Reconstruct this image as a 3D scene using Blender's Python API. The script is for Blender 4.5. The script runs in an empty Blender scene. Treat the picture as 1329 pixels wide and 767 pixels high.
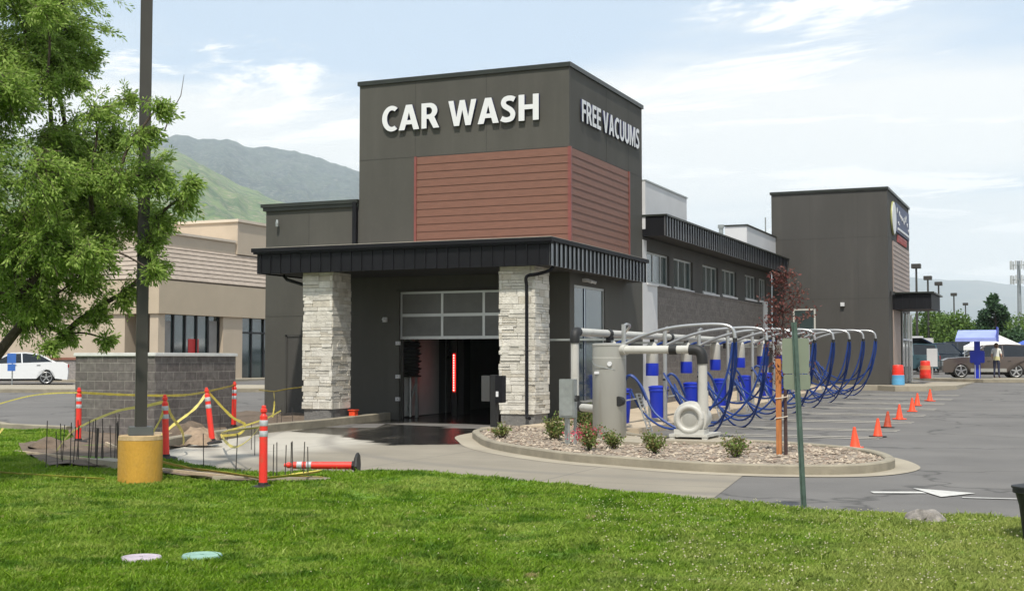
import bpy, bmesh, math, random
import numpy as np
from mathutils import Vector, Matrix, noise as mnoise
random.seed(7); rng = np.random.default_rng(7)
R_ = math.radians
scene = bpy.context.scene
COL = scene.collection

# ------------------------------------------------------------------ camera
cam = bpy.data.cameras.new('camera'); camo = bpy.data.objects.new('camera', cam); COL.objects.link(camo)
cam.sensor_width = 36; cam.lens = 1673/1329*36; cam.clip_start = .1; cam.clip_end = 60000
camo.location = (0, 0, 1.7); camo.rotation_euler = (math.pi/2+math.atan(83.5/1673), 0, R_(23.2))
scene.camera = camo
# ------------------------------------------------------------------ light
SUN_EL, SUN_AZ = R_(59), (0.32, -1.0)        # towards the sun, horizontally
az = math.atan2(SUN_AZ[1], SUN_AZ[0])
sd = Vector((math.cos(SUN_EL)*math.cos(az), math.cos(SUN_EL)*math.sin(az), math.sin(SUN_EL)))
sun = bpy.data.lights.new('sun', 'SUN'); sun.energy = 3.5; sun.angle = R_(2.0); sun.color = (1, .94, .84)
suno = bpy.data.objects.new('sun', sun); COL.objects.link(suno)
suno.rotation_euler = sd.to_track_quat('Z', 'Y').to_euler(); suno.location = (0, 0, 60)
world = bpy.data.worlds.new('World'); scene.world = world; world.use_nodes = True
wn, wl = world.node_tree.nodes, world.node_tree.links
wn.clear()
wout = wn.new('ShaderNodeOutputWorld'); bg = wn.new('ShaderNodeBackground'); bg.inputs[1].default_value = .13
sky = wn.new('ShaderNodeTexSky'); sky.sky_type = 'NISHITA'; sky.sun_disc = False
sky.sun_elevation = SUN_EL; sky.sun_rotation = math.atan2(SUN_AZ[0], SUN_AZ[1]); sky.altitude = 1300; sky.air_density = 1.0; sky.dust_density = 2.0
def nd(t, **k):
    n = wn.new(t)
    for a, b in k.items(): setattr(n, a, b)
    return n
tc = nd('ShaderNodeTexCoord'); sep = nd('ShaderNodeSeparateXYZ'); wl.new(tc.outputs['Generated'], sep.inputs[0])
def wmath(op, a, b=None, clamp=False):
    n = nd('ShaderNodeMath', operation=op); n.use_clamp = clamp
    for i, v in enumerate((a, b)):
        if v is None: continue
        if isinstance(v, (int, float)): n.inputs[i].default_value = v
        else: wl.new(v, n.inputs[i])
    return n.outputs[0]
zc = wmath('MAXIMUM', sep.outputs[2], 0.0); den = wmath('ADD', zc, .10)
cmb = nd('ShaderNodeCombineXYZ'); wl.new(wmath('DIVIDE', sep.outputs[0], den), cmb.inputs[0]); wl.new(wmath('DIVIDE', sep.outputs[1], den), cmb.inputs[1])
def wnoise(scale, detail, rough, loc, sc, rot=23.2, dist=0.):
    m_ = nd('ShaderNodeMapping'); wl.new(cmb.outputs[0], m_.inputs[0]); m_.inputs['Rotation'].default_value = (0, 0, R_(-rot)); m_.inputs['Location'].default_value = loc; m_.inputs['Scale'].default_value = sc
    n_ = nd('ShaderNodeTexNoise'); n_.inputs['Scale'].default_value = scale; n_.inputs['Detail'].default_value = detail; n_.inputs['Roughness'].default_value = rough; n_.inputs['Distortion'].default_value = dist; wl.new(m_.outputs[0], n_.inputs['Vector']); return n_.outputs[0]
def wramp(v, a, b, lo=0., hi=1., smooth=True):
    r_ = nd('ShaderNodeMapRange'); wl.new(v, r_.inputs[0]); r_.inputs[1].default_value = a; r_.inputs[2].default_value = b; r_.inputs[3].default_value = lo; r_.inputs[4].default_value = hi
    if smooth: r_.interpolation_type = 'SMOOTHSTEP'
    return r_.outputs[0]
def wmix(f, a, b):
    m_ = nd('ShaderNodeMix', data_type='RGBA')
    wl.new(f, m_.inputs[0]) if not isinstance(f, float) else setattr(m_.inputs[0], 'default_value', f)
    for i, v in ((6, a), (7, b)):
        if isinstance(v, tuple): m_.inputs[i].default_value = (*v, 1)
        else: wl.new(v, m_.inputs[i])
    return m_.outputs[2]
blue = wmix(.82, sky.outputs[0], (3.60, 4.35, 5.20))
# high thin sheet of cloud that fills the sky below about 13 degrees
band = wmath('ADD', wramp(sep.outputs[2], .275, .15), wmath('MULTIPLY', wmath('SUBTRACT', wnoise(.50, 8, .55, (1.3, .4, 0), (1, 1.7, 1), dist=.4), .5), 2.9))
c1 = wmix(wramp(band, .18, .80), blue, (5.75, 5.78, 5.70))
# soft grey-blue undersides low in the sheet
c2 = wmix(wmath('MULTIPLY', wramp(wnoise(.42, 6, .5, (5.2, 2.0, 0), (1, 1.9, 1), dist=.3), .52, .66), .5), c1, (4.62, 4.97, 5.18))
# small bright puffs and wisps
pf = wmath('ADD', wmath('MULTIPLY', wnoise(1.9, 10, .66, (7.3, 3.1, 0), (.7, 1.3, 1), dist=.5), .8), wmath('MULTIPLY', wnoise(.7, 3, .5, (2.1, 7.7, 0), (1, 1.3, 1)), .32))
c3 = wmix(wramp(pf, .575, .645), c2, (6.72, 6.65, 6.51))
class _o: pass
mx = _o(); mx.outputs = [None, None, c3]
wl.new(mx.outputs[2], bg.inputs[0]); wl.new(bg.outputs[0], wout.inputs[0])
scene.view_settings.view_transform = 'Standard'; scene.view_settings.look = 'None'; scene.view_settings.gamma = 1
scene.view_settings.exposure = 0.52
scene.render.engine = 'CYCLES'
scene.cycles.volume_bounces = 1; scene.cycles.volume_max_steps = 64

# ------------------------------------------------------------------ helpers
def gz(x, y):
    r = math.hypot(x, y)
    return 0.019*min(max(0, r-33), 77)

def mat(name, col, rough=.75, metal=0., var=.12, scale=2., bump=0., bscale=60., spec=.5, detail=6, col2=None, thresh=None, stretch=None, emit=None, alpha=None, coat=0.):
    m = bpy.data.materials.new(name); m.use_nodes = True
    n, l = m.node_tree.nodes, m.node_tree.links
    b = n['Principled BSDF']; b.inputs['Roughness'].default_value = rough; b.inputs['Metallic'].default_value = metal
    b.inputs['Specular IOR Level'].default_value = spec; b.inputs['Coat Weight'].default_value = coat
    t = n.new('ShaderNodeTexCoord'); src = t.outputs['Object']
    if stretch:
        mpn = n.new('ShaderNodeMapping'); mpn.inputs['Scale'].default_value = stretch; l.new(src, mpn.inputs[0]); src = mpn.outputs[0]
    ns = n.new('ShaderNodeTexNoise'); ns.inputs['Scale'].default_value = scale; ns.inputs['Detail'].default_value = detail; ns.inputs['Roughness'].default_value = .6; l.new(src, ns.inputs['Vector'])
    rp = n.new('ShaderNodeValToRGB'); l.new(ns.outputs[0], rp.inputs[0])
    c2 = col2 or tuple(min(1, c*(1+var)) for c in col)
    c1 = tuple(c*(1-var) for c in col) if not col2 else col
    a, z = thresh or (.3, .7)
    rp.color_ramp.elements[0].position = a; rp.color_ramp.elements[1].position = z
    rp.color_ramp.elements[0].color = (*c1, 1); rp.color_ramp.elements[1].color = (*c2, 1)
    l.new(rp.outputs[0], b.inputs['Base Color'])
    if bump:
        nb = n.new('ShaderNodeTexNoise'); nb.inputs['Scale'].default_value = bscale; nb.inputs['Detail'].default_value = 4; l.new(src, nb.inputs['Vector'])
        bp = n.new('ShaderNodeBump'); bp.inputs['Strength'].default_value = bump; bp.inputs['Distance'].default_value = .02; l.new(nb.outputs[0], bp.inputs['Height']); l.new(bp.outputs[0], b.inputs['Normal'])
    if emit: b.inputs['Emission Color'].default_value = (*emit[0], 1); b.inputs['Emission Strength'].default_value = emit[1]
    m['ramp'] = rp.name
    return m

def mixnode(m, fac_socket, col):
    """overlay a colour on a material's base colour where fac=1"""
    n, l = m.node_tree.nodes, m.node_tree.links
    b = n['Principled BSDF']; src = b.inputs['Base Color'].links[0].from_socket
    mxn = n.new('ShaderNodeMix'); mxn.data_type = 'RGBA'; l.new(fac_socket, mxn.inputs[0]); l.new(src, mxn.inputs[6]); mxn.inputs[7].default_value = (*col, 1)
    l.new(mxn.outputs[2], b.inputs['Base Color']); return mxn

def brickmat(name, c1, c2, mortar, bw, rh, rough=.9, ms=.012, bump=.5):
    m = bpy.data.materials.new(name); m.use_nodes = True
    n, l = m.node_tree.nodes, m.node_tree.links; b = n['Principled BSDF']; b.inputs['Roughness'].default_value = rough
    g = n.new('ShaderNodeNewGeometry'); s = n.new('ShaderNodeSeparateXYZ'); l.new(g.outputs['Position'], s.inputs[0])
    ad = n.new('ShaderNodeMath'); l.new(s.outputs[0], ad.inputs[0]); l.new(s.outputs[1], ad.inputs[1])
    c = n.new('ShaderNodeCombineXYZ'); l.new(ad.outputs[0], c.inputs[0]); l.new(s.outputs[2], c.inputs[1])
    bt = n.new('ShaderNodeTexBrick'); l.new(c.outputs[0], bt.inputs['Vector']); bt.inputs['Scale'].default_value = 1
    bt.inputs['Brick Width'].default_value = bw; bt.inputs['Row Height'].default_value = rh; bt.inputs['Mortar Size'].default_value = ms; bt.inputs['Mortar Smooth'].default_value = .3
    bt.inputs['Color1'].default_value = (*c1, 1); bt.inputs['Color2'].default_value = (*c2, 1); bt.inputs['Mortar'].default_value = (*mortar, 1)
    ns = n.new('ShaderNodeTexNoise'); ns.inputs['Scale'].default_value = 9; ns.inputs['Detail'].default_value = 8; l.new(g.outputs['Position'], ns.inputs['Vector'])
    mr = n.new('ShaderNodeMapRange'); l.new(ns.outputs[0], mr.inputs[0]); mr.inputs[1].default_value = .3; mr.inputs[2].default_value = .7; mr.inputs[3].default_value = .72; mr.inputs[4].default_value = 1.25
    vm = n.new('ShaderNodeVectorMath'); vm.operation = 'SCALE'; l.new(bt.outputs[0], vm.inputs[0]); l.new(mr.outputs[0], vm.inputs['Scale']); l.new(vm.outputs[0], b.inputs['Base Color'])
    ns2 = n.new('ShaderNodeTexNoise'); ns2.inputs['Scale'].default_value = 70; l.new(g.outputs['Position'], ns2.inputs['Vector'])
    h = n.new('ShaderNodeMath'); h.operation = 'MULTIPLY_ADD'; l.new(bt.outputs['Fac'], h.inputs[0]); h.inputs[1].default_value = -1.; l.new(ns2.outputs[0], h.inputs[2])
    bp = n.new('ShaderNodeBump'); bp.inputs['Strength'].default_value = bump; bp.inputs['Distance'].default_value = .015; l.new(h.outputs[0], bp.inputs['Height']); l.new(bp.outputs[0], b.inputs['Normal'])
    return m

def leafmat(name, cols, trans=.35, rough=.55, patch=None):
    m = bpy.data.materials.new(name); m.use_nodes = True
    n, l = m.node_tree.nodes, m.node_tree.links; n.clear()
    o = n.new('ShaderNodeOutputMaterial'); g = n.new('ShaderNodeNewGeometry'); rp = n.new('ShaderNodeValToRGB'); l.new(g.outputs['Random Per Island'], rp.inputs[0])
    e = rp.color_ramp.elements
    while len(e) < len(cols): e.new(.5)
    for i, c in enumerate(cols): e[i].position = i/(len(cols)-1); e[i].color = (*c, 1)
    src = rp.outputs[0]
    if patch:
        ns = n.new('ShaderNodeTexNoise'); ns.inputs['Scale'].default_value = patch[0]; ns.inputs['Detail'].default_value = 5; l.new(g.outputs['Position'], ns.inputs['Vector'])
        mr = n.new('ShaderNodeMapRange'); l.new(ns.outputs[0], mr.inputs[0]); mr.inputs[1].default_value = patch[2]; mr.inputs[2].default_value = patch[3]
        mxn = n.new('ShaderNodeMix'); mxn.data_type = 'RGBA'; l.new(mr.outputs[0], mxn.inputs[0]); l.new(src, mxn.inputs[6]); mxn.inputs[7].default_value = (*patch[1], 1); src = mxn.outputs[2]
    p = n.new('ShaderNodeBsdfPrincipled'); p.inputs['Roughness'].default_value = rough; p.inputs['Specular IOR Level'].default_value = .3; l.new(src, p.inputs['Base Color'])
    t = n.new('ShaderNodeBsdfTranslucent'); l.new(src, t.inputs[0]); ms = n.new('ShaderNodeMixShader'); ms.inputs[0].default_value = trans
    l.new(p.outputs[0], ms.inputs[1]); l.new(t.outputs[0], ms.inputs[2]); l.new(ms.outputs[0], o.inputs[0])
    return m

def grassmat(name):
    m = leafmat(name, [(.11, .22, .008), (.17, .31, .012), (.24, .38, .025), (.13, .25, .01), (.34, .42, .08)], .35)
    n, l = m.node_tree.nodes, m.node_tree.links; p = n['Principled BSDF']; t = n['Translucent BSDF']; src = p.inputs['Base Color'].links[0].from_socket
    g = [x for x in n if x.type == 'NEW_GEOMETRY'][0]
    for sc, col, a, b, k in ((.55, (.38, .45, .10), .48, .66, .7), (1.7, (.06, .15, .008), .50, .62, .8), (5., (.42, .42, .14), .57, .70, .75), (2.3, (.46, .37, .18), .655, .71, .85), (11., (.08, .17, .01), .56, .68, .6)):
        ns = n.new('ShaderNodeTexNoise'); ns.inputs['Scale'].default_value = sc; ns.inputs['Detail'].default_value = 6; ns.inputs['Roughness'].default_value = .65; l.new(g.outputs['Position'], ns.inputs['Vector'])
        mr = n.new('ShaderNodeMapRange'); l.new(ns.outputs[0], mr.inputs[0]); mr.inputs[1].default_value = a; mr.inputs[2].default_value = b; mr.inputs[4].default_value = k
        mxn = n.new('ShaderNodeMix'); mxn.data_type = 'RGBA'; l.new(mr.outputs[0], mxn.inputs[0]); l.new(src, mxn.inputs[6]); mxn.inputs[7].default_value = (*col, 1); src = mxn.outputs[2]
    sx = n.new('ShaderNodeSeparateXYZ'); l.new(g.outputs['Position'], sx.inputs[0]); ns = n.new('ShaderNodeTexNoise'); ns.inputs['Scale'].default_value = 1.2; ns.inputs['Detail'].default_value = 7; l.new(g.outputs['Position'], ns.inputs['Vector'])
    ad = n.new('ShaderNodeMath'); ad.operation = 'MULTIPLY_ADD'; l.new(ns.outputs[0], ad.inputs[0]); ad.inputs[1].default_value = 7.; l.new(sx.outputs[0], ad.inputs[2])
    mr = n.new('ShaderNodeMapRange'); l.new(ad.outputs[0], mr.inputs[0]); mr.inputs[1].default_value = -.6; mr.inputs[2].default_value = 2.6; mr.inputs[4].default_value = .62
    mxn = n.new('ShaderNodeMix'); mxn.data_type = 'RGBA'; l.new(mr.outputs[0], mxn.inputs[0]); l.new(src, mxn.inputs[6]); mxn.inputs[7].default_value = (.40, .42, .13, 1); src = mxn.outputs[2]
    l.new(src, p.inputs['Base Color']); l.new(src, t.inputs[0]); return m

class MB:
    def __init__(s): s.v = []; s.f = []; s.mi = []; s.m = 0
    def add(s, vs, fs):
        o = len(s.v); s.v += [tuple(v) for v in vs]; s.f += [tuple(i+o for i in f) for f in fs]; s.mi += [s.m]*len(fs); return s
    def box(s, x0, x1, y0, y1, z0, z1):
        vs = [(x, y, z) for z in (z0, z1) for y in (y0, y1) for x in (x0, x1)]
        return s.add(vs, [(0, 2, 3, 1), (4, 5, 7, 6), (0, 1, 5, 4), (2, 6, 7, 3), (0, 4, 6, 2), (1, 3, 7, 5)])
    def bar(s, p0, p1, w, h=None, up=(0, 0, 1)):
        h = h or w; p0 = Vector(p0); p1 = Vector(p1); d = (p1-p0).normalized(); a = d.cross(Vector(up))
        if a.length < 1e-3: a = d.cross(Vector((1, 0, 0)))
        a.normalize(); b = a.cross(d); vs = []
        for p in (p0, p1):
            for i, j in ((-1, -1), (1, -1), (1, 1), (-1, 1)): vs.append(p+a*i*w/2+b*j*h/2)
        return s.add(vs, [(0, 3, 2, 1), (4, 5, 6, 7), (0, 1, 5, 4), (1, 2, 6, 5), (2, 3, 7, 6), (3, 0, 4, 7)])
    def tube(s, pts, r, seg=10, caps=True):
        pts = [Vector(p) for p in pts]; n = len(pts); rs = r if isinstance(r, (list, tuple)) else [r]*n
        vs = []; ref = None
        for i, p in enumerate(pts):
            d = (pts[min(i+1, n-1)]-pts[max(i-1, 0)]).normalized()
            if ref is None: ref = Vector((0, 0, 1)) if abs(d.z) < .9 else Vector((1, 0, 0))
            a = d.cross(ref); a.normalize(); b = a.cross(d).normalized(); ref = b
            for k in range(seg):
                t = 2*math.pi*k/seg; vs.append(p+(a*math.cos(t)+b*math.sin(t))*rs[i])
        fs = [(i*seg+k, i*seg+(k+1) % seg, (i+1)*seg+(k+1) % seg, (i+1)*seg+k) for i in range(n-1) for k in range(seg)]
        if caps: fs += [tuple(range(seg))[::-1], tuple((n-1)*seg+k for k in range(seg))]
        return s.add(vs, fs)
    def lathe(s, prof, c=(0, 0, 0), seg=24, axis='z'):
        n = len(prof); vs = []
        for r, z in prof:
            for k in range(seg):
                t = 2*math.pi*k/seg; u, v = r*math.cos(t), r*math.sin(t)
                q = {'z': (u, v, z), 'y': (u, z, v), 'x': (z, u, v)}[axis]
                vs.append((c[0]+q[0], c[1]+q[1], c[2]+q[2]))
        fs = [(i*seg+k, i*seg+(k+1) % seg, (i+1)*seg+(k+1) % seg, (i+1)*seg+k) for i in range(n-1) for k in range(seg)]
        fs += [tuple(range(seg))[::-1], tuple((n-1)*seg+k for k in range(seg))]
        return s.add(vs, fs)
    def prism(s, poly, a0, a1, axis='z'):
        n = len(poly); q = {'z': lambda u, v, a: (u, v, a), 'y': lambda u, v, a: (u, a, v), 'x': lambda u, v, a: (a, u, v)}[axis]
        vs = [q(u, v, a0) for u, v in poly]+[q(u, v, a1) for u, v in poly]
        return s.add(vs, [tuple(range(n))[::-1], tuple(range(n, 2*n))]+[(i, (i+1) % n, n+(i+1) % n, n+i) for i in range(n)])
    def quad(s, *p): return s.add(p, [tuple(range(len(p)))])
    def build(s, name, mats, parent=None, smooth=False, bevel=0):
        me = bpy.data.meshes.new(name); off = Vector((0, 0, 0)); q = parent
        while q is not None: off += q.location; q = q.parent
        me.from_pydata([(a-off.x, b-off.y, c-off.z) for a, b, c in s.v], [], s.f)
        for m in (mats if isinstance(mats, (list, tuple)) else [mats]): me.materials.append(m)
        me.polygons.foreach_set('material_index', s.mi)
        bm = bmesh.new(); bm.from_mesh(me); bmesh.ops.recalc_face_normals(bm, faces=bm.faces)
        if bevel: bmesh.ops.bevel(bm, geom=bm.edges, offset=bevel, segments=2, affect='EDGES', clamp_overlap=True)
        bm.to_mesh(me); bm.free()
        if smooth:
            me.polygons.foreach_set('use_smooth', [True]*len(me.polygons)); me.set_sharp_from_angle(angle=R_(40))
        o = bpy.data.objects.new(name, me); COL.objects.link(o); o.parent = parent
        return o

def tag(o, label=None, cat=None, group=None, kind=None):
    if label: o['label'] = label
    if cat: o['category'] = cat
    if group: o['group'] = group
    if kind: o['kind'] = kind
    return o
def thing(name, label, cat, loc=(0, 0, 0), group=None, rz=0):
    o = bpy.data.objects.new(name, None); COL.objects.link(o); o.location = loc; o.rotation_euler = (0, 0, rz); o.empty_display_size = .2
    return tag(o, label, cat, group)
def copy_tree(o, parent=None):
    c = o.copy(); COL.objects.link(c)
    if parent: c.parent = parent
    for ch in o.children: copy_tree(ch, c)
    return c
def npmesh(name, verts, nper, mats, parent=None, matidx=None):
    """verts (N*nper,3): polygons of nper own vertices each"""
    N = len(verts)//nper; me = bpy.data.meshes.new(name)
    if parent is not None: verts = verts-np.array(parent.location)
    me.vertices.add(len(verts)); me.vertices.foreach_set('co', verts.astype(np.float32).ravel())
    me.loops.add(N*nper); me.loops.foreach_set('vertex_index', np.arange(N*nper, dtype=np.int32))
    me.polygons.add(N); me.polygons.foreach_set('loop_start', np.arange(0, N*nper, nper, dtype=np.int32))
    for m in (mats if isinstance(mats, list) else [mats]): me.materials.append(m)
    if matidx is not None: me.polygons.foreach_set('material_index', matidx.astype(np.int32))
    me.update(calc_edges=True); me.validate()
    o = bpy.data.objects.new(name, me); COL.objects.link(o); o.parent = parent
    return o
def leaves(centers, dirs, L, W, name, m, parent=None, fold=.25):
    """one kite-shaped leaf per centre"""
    N = len(centers); d = dirs/np.linalg.norm(dirs, axis=1, keepdims=True)
    r = rng.normal(size=(N, 3)); s = np.cross(d, r); s /= np.linalg.norm(s, axis=1, keepdims=True)+1e-9
    L = np.broadcast_to(L, (N,))[:, None]; W = np.broadcast_to(W, (N,))[:, None]
    nrm = np.cross(d, s)
    a = centers; b = centers+d*L*.45+s*W*.5+nrm*L*fold*.3; c = centers+d*L; e = centers+d*L*.45-s*W*.5+nrm*L*fold*.3
    v = np.stack([a, b, c, e], 1).reshape(-1, 3)
    return npmesh(name, v, 4, m, parent)
def catmull(pts, n=8, closed=False):
    P = [np.array(p, float) for p in pts]; out = []; m = len(P)
    rngi = range(m) if closed else range(m-1)
    for i in rngi:
        p0 = P[(i-1) % m] if closed or i > 0 else P[i]; p1 = P[i]; p2 = P[(i+1) % m]; p3 = P[(i+2) % m] if closed or i+2 < m else p2
        for k in range(n):
            t = k/n; out.append(tuple(.5*((2*p1)+(-p0+p2)*t+(2*p0-5*p1+4*p2-p3)*t*t+(-p0+3*p1-3*p2+p3)*t**3)))
    if not closed: out.append(tuple(P[-1]))
    return out
def sheet(name, poly, dz, m, step=2., hfun=None, parent=None, thick=0):
    bm = bmesh.new(); vs = [bm.verts.new((x, y, 0)) for x, y in poly]; bm.faces.new(vs)
    xs = [p[0] for p in poly]; ys = [p[1] for p in poly]
    for ax, (a, b) in enumerate(((min(xs), max(xs)), (min(ys), max(ys)))):
        k = math.ceil(a/step)*step
        while k < b:
            co = [0, 0, 0]; no = [0, 0, 0]; co[ax] = k; no[ax] = 1
            bmesh.ops.bisect_plane(bm, geom=bm.verts[:]+bm.edges[:]+bm.faces[:], plane_co=co, plane_no=no); k += step
    bmesh.ops.triangulate(bm, faces=[f for f in bm.faces if len(f.verts) > 4])
    for v in bm.verts: v.co.z = gz(v.co.x, v.co.y)+dz+(hfun(v.co.x, v.co.y) if hfun else 0)
    bmesh.ops.recalc_face_normals(bm, faces=bm.faces)
    for f in bm.faces:
        if f.normal.z < 0: f.normal_flip()
    me = bpy.data.meshes.new(name); bm.to_mesh(me); bm.free(); me.materials.append(m)
    o = bpy.data.objects.new(name, me); COL.objects.link(o); o.parent = parent
    return o
def inpoly(px, py, poly):
    x = np.asarray(px); y = np.asarray(py); c = np.zeros(x.shape, bool); n = len(poly)
    for i in range(n):
        x0, y0 = poly[i]; x1, y1 = poly[(i+1) % n]
        if y0 == y1: continue
        k = ((y0 > y) != (y1 > y)) & (x < (x1-x0)*(y-y0)/(y1-y0)+x0); c ^= k
    return c
def offset_poly(poly, d):
    n = len(poly); A = sum(poly[i][0]*poly[(i+1) % n][1]-poly[(i+1) % n][0]*poly[i][1] for i in range(n)); sg = 1 if A > 0 else -1
    out = []
    for i in range(n):
        a = Vector(poly[i-1]); b = Vector(poly[i]); c = Vector(poly[(i+1) % n])
        t = ((b-a).normalized()+(c-b).normalized()); t = t.normalized() if t.length > 1e-6 else (c-b).normalized()
        nn = Vector((t.y, -t.x))*sg; out.append((b.x+nn.x*d, b.y+nn.y*d))
    return out

# ------------------------------------------------------------------ materials
M = {}
M['asphalt'] = mat('asphalt', (.135, .128, .120), .88, var=.16, scale=.5, bump=.5, bscale=90, detail=12)
M['concrete'] = mat('concrete', (.33, .29, .22), .85, var=.14, scale=.7, bump=.25, bscale=70, detail=10)
M['kerb'] = mat('kerb concrete', (.27, .24, .18), .88, var=.2, scale=2.5, bump=.4, bscale=60)
M['gravel'] = mat('gravel', (.25, .205, .16), .95, var=.35, scale=22, bump=1., bscale=30)
M['dirt'] = mat('dirt', (.125, .092, .065), .95, var=.35, scale=4, bump=1., bscale=14)
M['grassbase'] = mat('turf', (.10, .19, .012), .95, var=.3, scale=3, bump=1, bscale=40)
M['stucco'] = mat('dark stucco', (.068, .065, .055), .82, var=.09, scale=.5, bump=.35, bscale=130, stretch=(1, 1, .25), detail=9)
M['stucco2'] = mat('charcoal stucco', (.059, .056, .051), .82, var=.10, scale=.6, bump=.35, bscale=130, stretch=(1, 1, .25), detail=9)
M['joint'] = mat('joint', (.045, .043, .038), .8, var=.1)
M['siding'] = mat('red siding', (.165, .073, .047), .6, var=.12, scale=3, stretch=(1, 1, 6), bump=.12, bscale=60)
M['blackmetal'] = mat('black metal', (.006, .006, .008), .6, .0, spec=.25, var=.2, scale=2)
M['sheenmetal'] = mat('black metal with painted sheen', (.30, .31, .32), .38, .8, var=.15, scale=2)  # same fascia metal, sky reflection on the side face put into a lighter colour
M['trim'] = mat('cap flashing', (.03, .034, .028), .4, .3, var=.2)
M['whitewall'] = mat('white stucco', (.56, .56, .565), .8, var=.06, scale=1, bump=.1)
M['cmu'] = brickmat('gray masonry', (.175, .155, .14), (.135, .12, .108), (.20, .18, .165), .41, .205, ms=.010)
M['cmu_wall'] = brickmat('dark block masonry', (.115, .10, .095), (.155, .14, .13), (.23, .21, .19), .42, .205, ms=.012, bump=.8)
M['cmubase'] = mat('split face base', (.17, .165, .155), .95, var=.2, scale=12, bump=.8, bscale=40)
M['soffit'] = mat('soffit', (.03, .03, .03), .6)
M['alum'] = mat('aluminium', (.52, .53, .53), .4, .7, var=.06)
M['frame'] = mat('window frame', (.42, .43, .42), .45, .5, var=.06)
M['darkframe'] = mat('dark frame', (.02, .02, .022), .4, .3)
def glassmat(name, col, rough=.06, tr=0.):
    m = mat(name, col, rough, 0, var=.1, scale=.8, spec=1.0); b = m.node_tree.nodes['Principled BSDF']; b.inputs['IOR'].default_value = 1.7
    return m
M['glass'] = glassmat('window glass', (.035, .055, .055))
M['carglass'] = glassmat('car glass', (.010, .012, .014), .08); M['carglass'].node_tree.nodes['Principled BSDF'].inputs['IOR'].default_value = 1.4
M['mirror'] = mat('reflective glass', (.50, .54, .56), .03, .75, var=.03)
M['frost'] = mat('translucent panel', (.115, .115, .11), .35, 0, var=.12, scale=3)
M['white'] = mat('white face', (.66, .665, .67), .45, var=.02)
M['navy'] = mat('navy', (.012, .016, .06), .45)
M['whitepaint'] = mat('road paint', (.50, .49, .46), .8, var=.12, scale=2)
M['oldpaint'] = mat('worn road paint', (.55, .51, .43), .85, var=.15, scale=3.)
M['pvc'] = mat('painted grey pipe', (.47, .46, .42), .45, var=.05, scale=2)
M['tank'] = mat('painted grey tank', (.36, .355, .325), .42, .15, var=.08, scale=1.4, stretch=(1, 1, .4))
M['stainless'] = mat('stainless', (.46, .46, .455), .32, .75, var=.08, scale=2)
M['galv'] = mat('galvanised', (.36, .38, .37), .45, .7, var=.15, scale=8)
M['rubber'] = mat('black rubber', (.012, .012, .012), .6)
M['blue'] = mat('blue plastic', (.008, .030, .44), .38, var=.10)
M['hose'] = mat('blue hose', (.006, .036, .19), .5, var=.15)
M['orange'] = mat('orange plastic', (.76, .035, .022), .45, var=.08, scale=4)
M['orangecone'] = mat('orange cone', (.85, .080, .025), .5, var=.1, scale=4)
M['darkcone'] = mat('dirty orange cone', (.42, .055, .02), .6, var=.35, scale=9)
M['reflect'] = mat('reflective band', (.42, .44, .46), .45, var=.25, scale=20)
M['tape'] = mat('yellow tape', (.50, .42, .08), .5, var=.25, scale=12)
M['rebar'] = mat('rebar', (.045, .038, .033), .8, var=.4, scale=20)
M['yellowconc'] = mat('yellow painted concrete', (.44, .24, .030), .85, var=.17, scale=2.2, bump=.4, bscale=45, detail=10, stretch=(1, 1, .5))
M['bareconc'] = mat('bare concrete edge', (.42, .30, .16), .9, var=.3, scale=9)
M['bronze'] = mat('bronze pole', (.050, .046, .040), .5, .3, var=.2, scale=3, stretch=(1, 1, .2))
M['greenpost'] = mat('green channel post', (.075, .115, .095), .5, .3, var=.3, scale=8)
M['signback'] = mat('sign back', (.22, .245, .185), .5, .3, var=.06, scale=3)
M['stake'] = mat('wood stake', (.40, .15, .045), .8, var=.25, scale=6, stretch=(4, 4, .6))
M['bark'] = mat('bark', (.075, .055, .042), .95, var=.35, scale=10, bump=.8, bscale=25)
M['plumbark'] = mat('plum bark', (.06, .035, .03), .9, var=.3, scale=20)
M['beige'] = mat('beige stucco', (.46, .38, .28), .85, var=.05, scale=.8, bump=.1)
M['beige2'] = mat('pale tan stucco', (.47, .39, .30), .85, var=.05, scale=.8)
M['cornice'] = mat('cream cornice', (.60, .52, .42), .8, var=.04)
M['tile'] = mat('roof tile', (.34, .285, .235), .8, var=.16, scale=3, bump=.3, bscale=20)
M['wood'] = mat('form board', (.45, .36, .25), .85, var=.2, scale=5)
M['rock'] = mat('rock', (.22, .20, .18), .95, var=.5, scale=12, bump=1., bscale=20)
M['whitecar'] = mat('white car paint', (.78, .79, .80), .25, 0, var=.01, coat=.8)
M['browncar'] = mat('brown car paint', (.105, .082, .072), .3, .3, var=.02, coat=.8)
M['darkcar'] = mat('dark blue car paint', (.018, .03, .045), .25, .3, var=.02, coat=.8)
M['silvercar'] = mat('silver car paint', (.42, .46, .50), .3, .6, var=.02, coat=.6)
M['redcar'] = mat('red car paint', (.35, .015, .025), .3, .2, var=.02, coat=.6)
M['teal'] = mat('teal car paint', (.05, .10, .12), .3, .3, var=.02, coat=.6)
M['rim'] = mat('alloy rim', (.45, .45, .45), .35, .8)
M['redlamp'] = mat('tail lamp', (.35, .01, .01), .25)
M['cladding'] = mat('cladding', (.30, .30, .28), .6)
M['interior'] = mat('wash bay lining', (.20, .20, .19), .45, var=.1, scale=1.5)
M['brush'] = mat('black brush', (.012, .012, .012), .95, var=.4, scale=40, bump=1, bscale=60)
M['led'] = mat('red led', (.5, .01, .01), .5, emit=((1, .03, .02), 2.2))
M['ledwhite'] = mat('hot led', (.5, .05, .05), .5, emit=((1, .5, .45), 4.))
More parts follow.
